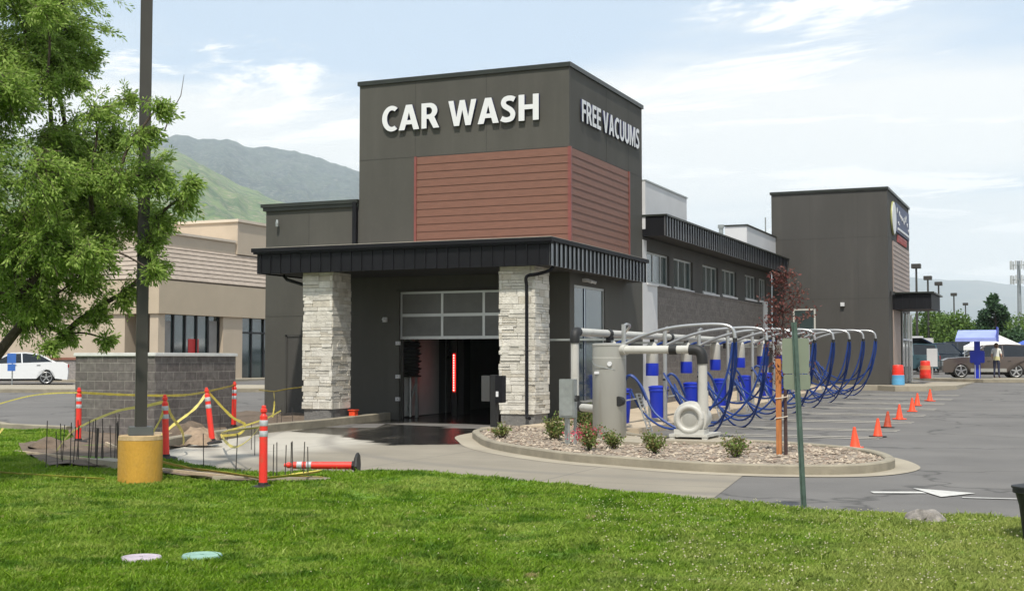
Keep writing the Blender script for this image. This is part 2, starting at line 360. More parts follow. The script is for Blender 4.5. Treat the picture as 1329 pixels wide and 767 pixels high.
M['tentwhite'] = mat('tent fabric', (.78, .78, .76), .8, var=.03)
M['leaf'] = leafmat('locust leaf', [(.15, .25, .035), (.25, .38, .06), (.42, .54, .15), (.18, .30, .05)], .5)
M['grass'] = grassmat('grass blade')
M['plumleaf'] = leafmat('plum leaf', [(.13, .045, .04), (.19, .06, .055), (.09, .04, .03), (.25, .11, .085)], .35)
M['shrubleaf'] = leafmat('shrub leaf', [(.10, .17, .03), (.18, .25, .06), (.24, .18, .08), (.08, .14, .03)], .3)
M['flower'] = leafmat('pink flower', [(.50, .06, .10), (.65, .12, .18), (.35, .03, .05)], .3)
M['pineleaf'] = leafmat('pine foliage', [(.022, .055, .022), (.04, .09, .035), (.055, .11, .04)], .2)
M['farleaf'] = leafmat('far tree foliage', [(.06, .115, .02), (.10, .18, .03), (.15, .23, .05)], .3)
M['farleaf2'] = leafmat('far dark tree foliage', [(.035, .075, .018), (.06, .12, .03), (.09, .16, .04)], .3)

# wet patch blended with a painted canopy shadow on the driveway, and tyre marks
def driveway_mat():
    m = mat('driveway concrete', (.235, .207, .160), .82, var=.13, scale=.8, bump=.2, bscale=70, detail=10)
    n, l = m.node_tree.nodes, m.node_tree.links; b = n['Principled BSDF']
    g = n.new('ShaderNodeNewGeometry'); s = n.new('ShaderNodeSeparateXYZ'); l.new(g.outputs['Position'], s.inputs[0])
    ns = n.new('ShaderNodeTexNoise'); ns.inputs['Scale'].default_value = .55; ns.inputs['Detail'].default_value = 6; l.new(g.outputs['Position'], ns.inputs['Vector'])
    def mt(op, a, c, d=None):
        x = n.new('ShaderNodeMath'); x.operation = op
        for i, v in enumerate((a, c, d)):
            if v is None: continue
            if isinstance(v, (int, float)): x.inputs[i].default_value = v
            else: l.new(v, x.inputs[i])
        return x.outputs[0]
    # darkened where y + .55*(x+14) + noise > threshold (water off cars, and the canopy's cast shadow painted in)
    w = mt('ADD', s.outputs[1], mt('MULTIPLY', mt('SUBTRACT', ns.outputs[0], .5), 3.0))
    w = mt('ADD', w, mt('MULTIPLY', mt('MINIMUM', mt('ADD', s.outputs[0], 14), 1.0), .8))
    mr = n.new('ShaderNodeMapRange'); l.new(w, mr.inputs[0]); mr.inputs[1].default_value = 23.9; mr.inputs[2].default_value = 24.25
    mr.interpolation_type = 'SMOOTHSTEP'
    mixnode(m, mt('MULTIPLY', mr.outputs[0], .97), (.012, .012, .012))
    nw = n.new('ShaderNodeMapRange'); l.new(mt('ADD', s.outputs[0], mt('MULTIPLY', ns.outputs[0], 1.5)), nw.inputs[0]); nw.inputs[1].default_value = -11.2; nw.inputs[2].default_value = -13.2; nw.inputs[4].default_value = .8; nw.interpolation_type = 'SMOOTHSTEP'
    mxw = mixnode(m, mt('MULTIPLY', nw.outputs[0], mt('SUBTRACT', 1., mr.outputs[0])), (.46, .43, .37))
    # tyre marks: arcs around the island
    dx = mt('SUBTRACT', s.outputs[0], -5.0); dy = mt('SUBTRACT', s.outputs[1], 30.0)
    rr = mt('SQRT', mt('ADD', mt('MULTIPLY', dx, dx), mt('MULTIPLY', mt('MULTIPLY', dy, dy), .82)), None)
    tot = None
    for rad in (11.0, 12.6, 13.3, 14.6):
        d = mt('ABSOLUTE', mt('SUBTRACT', rr, rad), None); k = n.new('ShaderNodeMapRange'); l.new(d, k.inputs[0]); k.inputs[1].default_value = .05; k.inputs[2].default_value = .26; k.inputs[3].default_value = 1; k.inputs[4].default_value = 0
        tot = k.outputs[0] if tot is None else mt('MAXIMUM', tot, k.outputs[0])
    ns2 = n.new('ShaderNodeTexNoise'); ns2.inputs['Scale'].default_value = .8; l.new(g.outputs['Position'], ns2.inputs['Vector'])
    tot = mt('MULTIPLY', tot, mt('MULTIPLY', ns2.outputs[0], .95))
    mixnode(m, tot, (.16, .145, .125))
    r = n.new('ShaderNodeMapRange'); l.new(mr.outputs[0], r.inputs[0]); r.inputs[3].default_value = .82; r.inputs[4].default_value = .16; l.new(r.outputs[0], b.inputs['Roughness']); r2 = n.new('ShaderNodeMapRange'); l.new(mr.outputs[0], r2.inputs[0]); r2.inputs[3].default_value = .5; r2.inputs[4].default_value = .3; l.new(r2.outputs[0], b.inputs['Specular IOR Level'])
    # slab joints
    wv = n.new('ShaderNodeTexBrick'); wv.offset = 0; wv.inputs['Brick Width'].default_value = 3.4; wv.inputs['Row Height'].default_value = 3.4; wv.inputs['Mortar Size'].default_value = .018; wv.inputs['Scale'].default_value = 1
    l.new(g.outputs['Position'], wv.inputs['Vector']); mixnode(m, mt('MULTIPLY', wv.outputs['Fac'], .5), (.10, .09, .08))
    return m
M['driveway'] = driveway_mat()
# asphalt: cracks and patches
def asphalt_detail(m):
    n, l = m.node_tree.nodes, m.node_tree.links
    g = n.new('ShaderNodeNewGeometry'); sp = n.new('ShaderNodeMapping'); sp.inputs['Scale'].default_value = (.12, .5, 1); l.new(g.outputs['Position'], sp.inputs[0])
    ns = n.new('ShaderNodeTexNoise'); ns.inputs['Scale'].default_value = 1.; ns.inputs['Detail'].default_value = 8; l.new(sp.outputs[0], ns.inputs['Vector'])
    mr = n.new('ShaderNodeMapRange'); l.new(ns.outputs[0], mr.inputs[0]); mr.inputs[1].default_value = .45; mr.inputs[2].default_value = .75; mr.inputs[4].default_value = .5
    mixnode(m, mr.outputs[0], (.175, .165, .150))
asphalt_detail(M['asphalt'])
def stains(m, scale, a, b, col, k, stretch=(1, 1, 1), detail=6, vor=False):
    n, l = m.node_tree.nodes, m.node_tree.links; g = n.new('ShaderNodeNewGeometry'); mp_ = n.new('ShaderNodeMapping'); mp_.inputs['Scale'].default_value = stretch; l.new(g.outputs['Position'], mp_.inputs[0])
    if vor:
        w = n.new('ShaderNodeTexNoise'); w.inputs['Scale'].default_value = 1.5; l.new(mp_.outputs[0], w.inputs['Vector']); mi = n.new('ShaderNodeVectorMath'); mi.operation = 'MULTIPLY_ADD'; l.new(w.outputs['Color'], mi.inputs[0]); mi.inputs[1].default_value = (1.2, 1.2, 1.2); l.new(mp_.outputs[0], mi.inputs[2])
        ns = n.new('ShaderNodeTexVoronoi'); ns.feature = 'DISTANCE_TO_EDGE'; ns.inputs['Scale'].default_value = scale; l.new(mi.outputs[0], ns.inputs['Vector'])
    else: ns = n.new('ShaderNodeTexNoise'); ns.inputs['Scale'].default_value = scale; ns.inputs['Detail'].default_value = detail; ns.inputs['Roughness'].default_value = .62; l.new(mp_.outputs[0], ns.inputs['Vector'])
    mr = n.new('ShaderNodeMapRange'); l.new(ns.outputs[0], mr.inputs[0]); mr.inputs[1].default_value = a; mr.inputs[2].default_value = b; mr.inputs[4].default_value = k; mixnode(m, mr.outputs[0], col)
stains(M['asphalt'], 1.1, .64, .74, (.08, .077, .073), .4)
stains(M['asphalt'], .22, .022, .0, (.045, .043, .04), .75, vor=True)
for q in ('stucco', 'stucco2'):
    stains(M[q], 1.0, .50, .72, (.095, .09, .078), .45, (1.6, 1.6, .12)); stains(M[q], .45, .45, .7, (.044, .042, .037), .5, (1, 1, .6)); stains(M[q], 14, .55, .75, (.10, .095, .08), .25)
for q in ('driveway', 'concrete', 'kerb'): stains(M[q], 1.3, .55, .75, (.20, .175, .14), .5); stains(M[q], 7, .62, .74, (.16, .14, .11), .5)
for q in ('orange', 'orangecone'): stains(M[q], 9, .52, .72, (.38, .10, .05), .6)
stains(M['whitepaint'], 14, .55, .68, (.22, .21, .19), .6)
stains(M['oldpaint'], 3, .45, .65, (.17, .16, .145), .6)
stains(M['tank'], 2.2, .52, .72, (.27, .25, .21), .5, (2, 2, .3)); stains(M['pvc'], 5, .55, .72, (.30, .28, .23), .5)
stains(M['yellowconc'], 1.6, .5, .7, (.34, .22, .07), .6, (1, 1, .5))


# ================================================================== SETTING
# ---- terrain sheet to the horizon
gm = mat('valley ground', (.13, .14, .08), .95, var=.4, scale=.01, detail=10)
rad = [0, 20, 33, 45, 60, 80, 110, 160, 260, 500, 1000, 2500, 6000, 12000, 22000]; seg = 96
vs = [(0, 0, -.06)]; fs = []
for r in rad[1:]:
    for k in range(seg):
        t = 2*math.pi*k/seg; vs.append((r*math.cos(t), r*math.sin(t), .019*min(max(0, r-33), 77)-.06))
for k in range(seg): fs.append((0, 1+k, 1+(k+1) % seg))
for i in range(len(rad)-2):
    for k in range(seg): a = 1+i*seg; fs.append((a+k, a+seg+k, a+seg+(k+1) % seg, a+(k+1) % seg))
tb = MB(); tb.add(vs, fs); tag(tb.build('ground', gm), kind='structure')
# ---- parking lot and road
sheet('parking_lot', [(-75, 12), (40, 12), (60, 150), (-75, 110)], -.0, M['asphalt'], 4)
tag(bpy.data.objects['parking_lot'], kind='structure')
# ---- driveway
lawn_edge = [(-40, 33), (-24.03, 24.2), (-21.9, 24.0), (-19.2, 21.9), (-17.2, 20.4), (-15.6, 18.7), (-13.9, 17.45), (-11.82, 16.6), (-10.83, 16.35), (-9.64, 16.5), (-7.93, 16.7), (-6.58, 16.3), (-5.24, 15.57), (-4.07, 14.94), (-3.10, 14.67), (-1.43, 14.58), (-.42, 14.40), (9, 13.2)]
dr = [(-15.5, 18.6), (-16.28, 21.3), (-16.97, 23.8), (-17.2, 26), (-17.2, 50), (-13.0, 50), (-13.0, 29), (-11, 26), (-6, 24), (-2.22, 21.6), (-2.2, 20.5), (-4.39, 18.9), (-3.9, 14.75), (-5.24, 15.4), (-6.6, 16.1), (-7.93, 16.5), (-9.64, 16.3), (-10.83, 16.0), (-11.8, 16.2), (-13.9, 17.1)]
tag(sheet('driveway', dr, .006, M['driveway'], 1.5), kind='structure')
# slim concrete edge along the lawn on the asphalt side
e0 = [(-3.9, 14.75), (-3.1, 14.67), (-1.43, 14.58), (-.42, 14.40), (9, 13.2)]
tag(sheet('gutter', [(-5.24, 15.45)]+e0+[(9, 13.42), (-.40, 14.62), (-1.41, 14.80), (-3.08, 14.89), (-3.88, 14.97), (-5.2, 15.65)], .012, M['concrete'], 2), kind='structure')

# ---- lawn
lawn_poly = lawn_edge+[(9, -5), (-40, -5)]
def lawn_h(x, y):
    e = .06*mnoise.noise(Vector((x*.4, y*.4, 0)))+.02*mnoise.noise(Vector((x*1.1, y*1.1, 4)))
    return .045+e
tag(sheet('lawn', lawn_poly, 0, M['grassbase'], .5, lawn_h), kind='structure')
def grass_blades():
    th = R_(23.2); Rv = np.array([math.cos(th), math.sin(th)]); Fv = np.array([-math.sin(th), math.cos(th)])
    N = 980000
    d = 8.2+(31-8.2)*rng.random(N)**1.9; u = (rng.random(N)*2-1)*(d*.42+1.5)
    P = u[:, None]*Rv+d[:, None]*Fv
    keep = inpoly(P[:, 0], P[:, 1], lawn_poly)
    for hx, hy in ((-7.09, 8.72), (-6.70, 9.02)): keep &= (P[:, 0]-hx)**2+(P[:, 1]-hy)**2 > .175**2
    for hole in (dirt_poly, trench_poly): keep &= ~inpoly(P[:, 0], P[:, 1], hole)
    P = P[keep]; N = len(P); d = d[keep]
    # patchy coverage
    cl = np.array([mnoise.noise(Vector((x*1.6, y*1.6, 9))) for x, y in P]); cl2 = np.array([mnoise.noise(Vector((x*5, y*5, 2))) for x, y in P])
    h = (.026+.022*rng.random(N))*(1+.7*cl+.5*cl2); h[rng.random(N) < .02] *= 1.7
    z0 = np.array([lawn_h(x, y)+gz(x, y) for x, y in P])-.005
    a = rng.random(N)*2*np.pi; w = .0022+.003*rng.random(N)+.00022*d
    s = np.stack([np.cos(a), np.sin(a), np.zeros(N)], 1); lean = rng.normal(size=(N, 2))*.5*h[:, None]+np.array([.008, .0])
    base = np.column_stack([P, z0]); tip = base+np.column_stack([lean, h])
    mid = base+np.column_stack([lean*.35, h*.6])
    v = np.stack([base-s*w[:, None], base+s*w[:, None], mid+s*w[:, None]*.8, tip, mid-s*w[:, None]*.8], 1).reshape(-1, 3)
    o = npmesh('grass', v, 5, M['grass']); tag(o, 'short green lawn grass across the foreground', 'grass', kind='stuff')
    # clover flowers
    K = 1500; d = 8.5+7*rng.random(K); u = rng.random(K)*(d*.42+1)-.5+1.2*rng.normal(size=K); u = np.where(rng.random(K) < .6, np.abs(u)*.8+.8, u); Q = u[:, None]*Rv+d[:, None]*Fv; Q = Q[inpoly(Q[:, 0], Q[:, 1], lawn_poly)]
    vs = []
    for x, y in Q:
        z = lawn_h(x, y)+.045+.02*random.random(); r = .005+.004*random.random()
        c = np.array([x, y, z])
        for q in (((r, 0, 0), (0, r, 0), (-r, 0, 0), (0, -r, 0)), ((r, 0, 0), (0, 0, r), (-r, 0, 0), (0, 0, -r)), ((0, r, 0), (0, 0, r), (0, -r, 0), (0, 0, -r))):
            for k in q: vs.append(c+np.array(k))
    fm = mat('clover bloom', (.55, .52, .36), .8, var=.2); o = npmesh('clover_flowers', np.array(vs), 4, fm); tag(o, 'tiny pale clover blooms dotted through the lawn', 'flowers', kind='stuff')
# ---- building-site dirt bed, trench
dirt_poly = [(-17.9, 31.5), (-17.5, 28.3), (-17.3, 25.9), (-16.7, 23.8), (-16.05, 21.3), (-15.2, 18.9), (-13.6, 16.9), (-13.0, 15.7), (-14.4, 15.55), (-16.6, 17.3), (-18.4, 19.0), (-19.0, 21.2), (-20.8, 23.0), (-21.9, 26), (-21.9, 31.5)]
trench_poly = [(-12.9, 16.05), (-11.6, 15.75), (-10.6, 15.25), (-9.5, 15.6), (-9.2, 15.1), (-10.4, 14.75), (-11.6, 15.2), (-12.9, 15.55)]
def dirt_h(x, y): return .085+.10*mnoise.noise(Vector((x*.9, y*.9, 3)))+.05*mnoise.noise(Vector((x*3, y*3, 7)))
tag(sheet('dirt_bed', dirt_poly, 0, M['dirt'], .3, dirt_h), kind='structure')
tag(sheet('dirt_trench', trench_poly, .07, M['dirt'], .3, lambda x, y: .04*mnoise.noise(Vector((x*3, y*3, 7)))), kind='structure')
grass_blades()
# left kerb beside the bed
def kerb_path(name, pts, w=.16, h=.15, m=None, z0=-.05):
    mb = MB(); P = [Vector(p) for p in pts]; L = []
    for i, p in enumerate(P):
        d = (P[min(i+1, len(P)-1)]-P[max(i-1, 0)]).normalized(); n = Vector((-d.y, d.x)); g = gz(p.x, p.y)
        a = p+n*w/2; b = p-n*w/2; ai = p+n*(w/2-.02); bi = p-n*(w/2-.02)
        L.append([(a.x, a.y, g+z0), (a.x, a.y, g+h-.02), (ai.x, ai.y, g+h), (bi.x, bi.y, g+h), (b.x, b.y, g+h-.02), (b.x, b.y, g+z0)])
    vs = [v for r in L for v in r]; n6 = 6
    fs = [(i*n6+k, i*n6+k+1, (i+1)*n6+k+1, (i+1)*n6+k) for i in range(len(L)-1) for k in range(5)]+[tuple(range(6)), tuple((len(L)-1)*6+k for k in range(6))[::-1]]
    mb.add(vs, fs); return mb.build(name, m or M['kerb'], smooth=True)
tag(kerb_path('kerb', catmull([(-15.1, 18.6), (-15.75, 19.9), (-16.28, 21.3), (-16.8, 23.8), (-17.25, 25.9), (-17.3, 28.3), (-17.25, 31.5)], 5), w=.2, h=.2), kind='structure')
# far left island strip and kerb by the white car
tag(kerb_path('kerb', [(-56, 24.5), (-38.7, 38.9), (-36.3, 40.5), (-27, 46.6)], .3, .15), kind='structure')
tag(sheet('pavement', [(-59, 28), (-42.1, 42.4), (-39.5, 44.1), (-29.0, 50.4), (-27, 46.8), (-36.3, 40.7), (-38.7, 39.1), (-56, 24.7)], .12, M['concrete'], 4), kind='structure')
# small kerb between lawn and left lot
tag(kerb_path('kerb', [(-40, 33.2), (-24.0, 24.4), (-21.9, 24.25)], .2, .12), kind='structure')

# ---- island
isl_ctrl = [(-12.85, 29.3), (-12.45, 28.0), (-12.15, 26.2), (-11.45, 24.75), (-10.05, 22.5), (-8.0, 20.52), (-6.68, 19.8), (-5.24, 19.24), (-4.05, 19.18), (-3.0, 19.6), (-2.55, 20.5), (-2.57, 21.63), (-3.19, 23.3), (-4.3, 24.4), (-5.6, 25.1), (-6.9, 25.45), (-8.26, 26.1), (-9.0, 27.3)]
isl_out = catmull(isl_ctrl, 6); isl_poly = isl_out+[(-9.0, 28.2), (-11.9, 28.2), (-11.9, 31.55), (-12.85, 31.55)]
isl_in = offset_poly(isl_poly, -.16)
tag(kerb_path('kerb', offset_poly(isl_poly, -.08)[:len(isl_out)], .16, .15, z0=-.05), kind='structure')
tag(sheet('gutter', offset_poly(isl_poly, .38), .010, M['concrete'], 2), kind='structure')
tag(sheet('island_bed', isl_in, .105, M['gravel'], .5, lambda x, y: .03*mnoise.noise(Vector((x*1.5, y*1.5, 1)))), kind='structure')
def stones():
    K = 9000; X = rng.uniform(-12.8, -2.5, K); Y = rng.uniform(19, 28.4, K); k = inpoly(X, Y, offset_poly(isl_poly, -.2)); X, Y = X[k], Y[k]
    base = np.array([(1, 0, 0), (-1, 0, 0), (0, 1, 0), (0, -1, 0), (0, 0, 1), (0, 0, -1)], float)
    tri = [(0, 2, 4), (2, 1, 4), (1, 3, 4), (3, 0, 4), (2, 0, 5), (1, 2, 5), (3, 1, 5), (0, 3, 5)]
    V = []; F = []
    for i, (x, y) in enumerate(zip(X, Y)):
        s = .012+.035*random.random()**2; sc = np.array([s*(.8+.6*random.random()), s*(.8+.6*random.random()), s*.7]); a = random.random()*6.3
        b = base*sc*(1+.25*rng.normal(size=(6, 1))); b = np.column_stack([b[:, 0]*math.cos(a)-b[:, 1]*math.sin(a), b[:, 0]*math.sin(a)+b[:, 1]*math.cos(a), b[:, 2]])
        z = .115+.03*mnoise.noise(Vector((x*1.5, y*1.5, 1))); V.append(b+np.array([x, y, z])); F += [tuple(q+6*i for q in t) for t in tri]
    me = bpy.data.meshes.new('gravel'); me.from_pydata([tuple(v) for v in np.concatenate(V)], [], F)
    me.materials.append(leafmat('pebbles', [(.15, .12, .095), (.32, .26, .20), (.48, .41, .32), (.24, .175, .135), (.38, .33, .26)], 0., .9)); o = bpy.data.objects.new('gravel', me); COL.objects.link(o)
    tag(o, 'pinkish tan landscaping gravel on the kerbed island', 'gravel', kind='stuff')
stones()
# ---- sidewalk by the vacuum bays
mb = MB(); ys = [28.2+i*1.6 for i in range(19)]
for a, b in zip(ys[:-1], ys[1:]):
    za, zb = gz(-10, a), gz(-10, b)
    mb.add([(-11.88, a, za-.05), (-8.95, a, za-.05), (-8.95, a, za+.15), (-11.88, a, za+.15), (-11.88, b-.008, zb-.05), (-8.95, b-.008, zb-.05), (-8.95, b-.008, zb+.15), (-11.88, b-.008, zb+.15)], [(0, 3, 2, 1), (4, 5, 6, 7), (3, 7, 6, 2), (1, 2, 6, 5), (0, 4, 7, 3)])
tag(mb.build('sidewalk', mat('tan sidewalk', (.44, .36, .26), .85, var=.12, scale=1.5)), kind='structure')
# walk around far block
mb = MB(); z = gz(-6, 57)
mb.prism([(-11.8, 55.4), (-7.2, 55.4), (-6.4, 54.6), (-5.2, 55.2), (-4.2, 57), (-4.0, 66), (-11.8, 66)], z-.05, z+.17); tag(mb.build('sidewalk', M['concrete'], bevel=.01), kind='structure')
# island kerb at far right under kiosk
mb = MB(); mb.prism([(-6.5, 67.6), (-3.6, 65.2), (8, 67.5), (20, 70.2), (20, 73), (-2, 73.5), (-7.5, 70)], .62, .78); tag(mb.build('median', M['kerb'], bevel=.01), kind='structure')
# ---- painted markings
mb = MB()
def paint(mb, poly, dz=.012):
    mb.add([(x, y, gz(x, y)+dz) for x, y in poly], [tuple(range(len(poly)))])
for k in range(9):
    y = 25.7+3.2*k
    x0, x1 = (-8.3 if k else -5.6), -3.7
    n = 6
    for i in range(n):
        a = x0+(x1-x0)*i/n; b = x0+(x1-x0)*(i+1)/n; [paint(mb, [(a, y+o-.07), (b, y+o-.07), (b, y+o+.07), (a, y+o+.07)]) for o in (-.28, .28)]
tag(mb.build('stall_lines', M['oldpaint']), kind='structure')
mb = MB(); paint(mb, [(-2.34, 17.17), (-1.73, 17.40), (-1.65, 17.23), (-2.27, 16.97)]); paint(mb, [(-1.88, 17.82), (-1.08, 17.457), (-1.44, 16.82)], .014)
paint(mb, [(-1.2, 16.84), (.6, 17.1), (.6, 17.18), (-1.2, 16.92)])
tag(mb.build('arrow_marking', M['whitepaint']), kind='structure')

# ---- hills
def ridge(name, r0, r1, prof, m, px0, px1, n=420, rows=70, amp=.10, seed=0, back=1.25):
    xs = np.linspace(px0, px1, n); pys = np.interp(xs, [p[0] for p in prof], [p[1] for p in prof])
    vs = []; fs = []
    for j in range(rows+6):
        t = j/(rows-1)
        for i, px in enumerate(xs):
            phi = math.atan((px-664.5)/1673); a = phi-R_(23.2)
            H = max(2., (467-pys[i])/1673*r1*math.cos(phi))
            if t <= 1: r = r0+(r1-r0)*t; hh = H*(t**.85)
            else: r = r1*(1+(t-1)*back); hh = H*(1-(t-1)*1.6)
            q = Vector((a*14, t*1.6, seed)); g = 1-abs(mnoise.noise(q*1.3)); g2 = mnoise.fractal(Vector((a*60, t*5, seed)), .8, 2.1, 7)
            w = min(t, 1)*(1-max(0, min(t, 1)-.6)/.4*.75)
            hh += H*amp*(2.2*(g-.75)+.8*g2)*w+H*.004*g2
            vs.append((r*math.sin(a), r*math.cos(a), hh-2))
    R2 = rows+6
    for j in range(R2-1):
        for i in range(n-1): b = j*n+i; fs.append((b, b+1, b+n+1, b+n))
    mb = MB(); mb.add(vs, fs); o = mb.build(name, m, smooth=False); o.data.polygons.foreach_set('use_smooth', [True]*len(o.data.polygons)); return tag(o, kind='structure')
def hillmat(name, c1, c2, c3, sc):
    m = mat(name, c1, .95, col2=c2, scale=sc, detail=12, thresh=(.40, .60)); n, l = m.node_tree.nodes, m.node_tree.links
    t = n.new('ShaderNodeTexCoord'); ns = n.new('ShaderNodeTexNoise'); ns.inputs['Scale'].default_value = sc*6; ns.inputs['Detail'].default_value = 10; l.new(t.outputs['Object'], ns.inputs['Vector'])
    mr = n.new('ShaderNodeMapRange'); l.new(ns.outputs[0], mr.inputs[0]); mr.inputs[1].default_value = .54; mr.inputs[2].default_value = .62; mr.inputs[4].default_value = .8; mixnode(m, mr.outputs[0], c3); return m
ridge('hills', 2600, 6200, [(-400, 230), (-100, 190), (150, 180), (215, 177), (240, 175), (290, 177), (325, 189), (380, 195), (420, 207), (465, 219), (560, 246), (700, 290), (860, 400), (950, 455)],
      hillmat('far hillside', (.016, .030, .034), (.050, .070, .055), (.15, .15, .14), .009), -400, 950, seed=3, amp=.05)
ridge('hills', 1100, 3300, [(-400, 160), (0, 178), (150, 176), (200, 182), (228, 193), (262, 212), (300, 234), (345, 252), (380, 268), (430, 290), (465, 303), (560, 340), (700, 400), (860, 455)],
      hillmat('near hillside', (.045, .09, .03), (.13, .18, .06), (.24, .20, .14), .012), -400, 860, seed=11, amp=.045)
ridge('hills', 9000, 14000, [(500, 400), (800, 380), (1000, 362), (1180, 360), (1230, 363), (1270, 364), (1330, 371), (1500, 368), (1900, 390), (2400, 430)],
      hillmat('distant range', (.05, .065, .06), (.11, .11, .09), (.12, .11, .10), .0015), 500, 2400, seed=21, amp=.05)
# ---- haze
mb = MB(); mb.box(-9000, 16000, -1500, 14800, -1.2, 1300)
hz = bpy.data.materials.new('haze air'); hz.use_nodes = True; hn, hl = hz.node_tree.nodes, hz.node_tree.links; hn.clear()
ho = hn.new('ShaderNodeOutputMaterial'); hv = hn.new('ShaderNodeVolumePrincipled'); hv.inputs['Density'].default_value = .85e-4; hv.inputs['Color'].default_value = (.82, .905, 1, 1); hv.inputs['Anisotropy'].default_value = 0
hl.new(hv.outputs[0], ho.inputs['Volume']); hz.volume_intersection_method = 'FAST' if hasattr(hz, 'volume_intersection_method') else None
tag(mb.build('haze', hz), 'pale haze in the air over the valley', 'haze', kind='stuff')

# ================================================================== CAR WASH BUILDING
bw = thing('car_wash_building', 'dark grey car wash building with a square corner tower, stone columns and long side wing', 'building', (-15, 31.6, 0))
def wall_y(mb, x0, x1, z0, z1, y0, y1, holes=()):
    """wall normal to Y; holes = (x0,x1,z0,z1)"""
    xs = sorted({x0, x1, *[h[0] for h in holes], *[h[1] for h in holes]}); zs = sorted({z0, z1, *[h[2] for h in holes], *[h[3] for h in holes]})
    for a, b in zip(xs[:-1], xs[1:]):
        for c, d in zip(zs[:-1], zs[1:]):
            if not any(h[0] <= a and b <= h[1] and h[2] <= c and d <= h[3] for h in holes): mb.box(a, b, y0, y1, c, d)
def wall_x(mb, y0, y1, z0, z1, x0, x1, holes=()):
    ys = sorted({y0, y1, *[h[0] for h in holes], *[h[1] for h in holes]}); zs = sorted({z0, z1, *[h[2] for h in holes], *[h[3] for h in holes]})
    for a, b in zip(ys[:-1], ys[1:]):
        for c, d in zip(zs[:-1], zs[1:]):
            if not any(h[0] <= a and b <= h[1] and h[2] <= c and d <= h[3] for h in holes): mb.box(x0, x1, a, b, c, d)
T, TB, TX, TL = 31.6, 37.95, -11.9, -18.24
# --- tower
mb = MB()
wall_y(mb, -18.24, TX, -.3, 4.9, T, T+.3, [(-16.95, -13.14, -.3, 3.58)])
wall_x(mb, T+.3, TB, -.3, 4.9, TX-.3, TX, [(31.95, 34.42, .55, 3.69)])
mb.box(TL, TX, T, TB, 4.9, 9.44)
mb.m = 1
e = .004
for z in (7.32,): mb.box(TL-e, TX+e, T-e, TB+e, z-.008, z+.008)
for x in (-16.46, -14.3): mb.box(x-.007, x+.007, T-e, T, 7.33, 9.44)
mb.box(-16.47, -16.455, T-e, T, 4.9, 7.31); 
for y in (34.6, 36.6): mb.box(TX, TX+e, y-.007, y+.007, 7.33, 9.44)
mb.box(TX, TX+e, 36.63, 36.645, 4.9, 7.31)
mb.build('tower_wall', [M['stucco'], M['joint']], bw)
mb = MB()
for a in (mb,):
    a.box(TL-.05, TX+.05, T-.05, T+.16, 9.44, 9.56); a.box(TX-.16, TX+.05, T+.16, TB+.05, 9.44, 9.56); a.box(TL-.05, TL+.16, T+.16, TB+.05, 9.44, 9.56); a.box(TL+.16, TX-.16, TB-.16, TB+.05, 9.44, 9.56)
mb.build('parapet_cap', M['trim'], bw)
# --- red lap siding wrapped round the corner
mb = MB(); z = 4.6; h = .2075
while z < 7.27:
    z1 = min(z+h, 7.29)
    mb.prism([(T-.012, z+.012), (T-.040, z), (T-.026, z1-.002), (T-.012, z1-.002)], -16.40, TX+.012, 'x')     # front boards
    mb.prism([(TX+.012, z+.012), (TX+.040, z), (TX+.026, z1-.002), (TX+.012, z1-.002)], T-.012, 36.52, 'y')
    z = z1
mb.box(-16.40, TX+.010, T-.012, T-.002, 4.6, 7.3); mb.box(TX+.002, TX+.010, T-.011, 36.52, 4.6, 7.3)
mb.m = 1
mb.box(-16.47, -16.40, T-.06, T-.002, 4.6, 7.31); mb.box(TX-.02, TX+.07, T-.07, T+.02, 4.6, 7.31); mb.box(TX+.002, TX+.06, 36.52, 36.59, 4.6, 7.31)
mb.build('lap_siding', [M['siding'], mat('siding trim', (.19, .055, .045), .5)], bw)
# --- left wing
mb = MB()
wall_y(mb, -21.36, -18.245, -.3, 6.12, T+.02, T+.3)
mb.box(-21.36, -21.1, T+.3, 57, -.3, 6.12); mb.m = 1
for x in (-19.9, ): mb.box(x-.006, x+.006, T+.016, T+.02, 4.7, 6.1)
mb.box(-21.36, -18.25, T+.016, T+.02, 2.95, 2.965)
mb.build('wing_wall', [M['stucco'], M['joint']], bw)
mb = MB(); mb.box(-21.48, -18.25, T-.10, T+.36, 6.12, 6.22); mb.box(-21.43, -18.25, T-.05, T+.3, 6.02, 6.12); mb.box(-21.48, -21.0, T+.36, 57, 6.12, 6.22); mb.build('parapet_cap', M['trim'], bw)
mb = MB(); mb.box(-18.40, -18.28, T-.11, T+.015, 4.66, 6.15); mb.build('downspout', M['blackmetal'], bw)
mb = MB(); mb.box(-20.58, -19.72, T-.01, T+.018, .12, 2.36); dr_ = mb.build('service_door', M['stucco2'], bw)
mb = MB(); mb.box(-20.64, -20.58, T-.03, T+.018, .12, 2.42); mb.box(-19.72, -19.66, T-.03, T+.018, .12, 2.42); mb.box(-20.64, -19.66, T-.03, T+.018, 2.361, 2.42); mb.build('frame', M['joint'], dr_)
mb = MB(); mb.tube([(-19.84, T-.02, 1.10), (-19.84, T-.07, 1.10), (-19.96, T-.07, 1.10)], .012, 6); mb.build('handle', M['alum'], dr_)
# --- roofs
mb = MB(); mb.box(-21.1, -12.2, TB, 57, 5.55, 5.72); mb.box(-21.1, -18.25, T+.3, TB, 5.75, 5.9); mb.build('roof', mat('roof membrane', (.4, .4, .4), .9), bw)
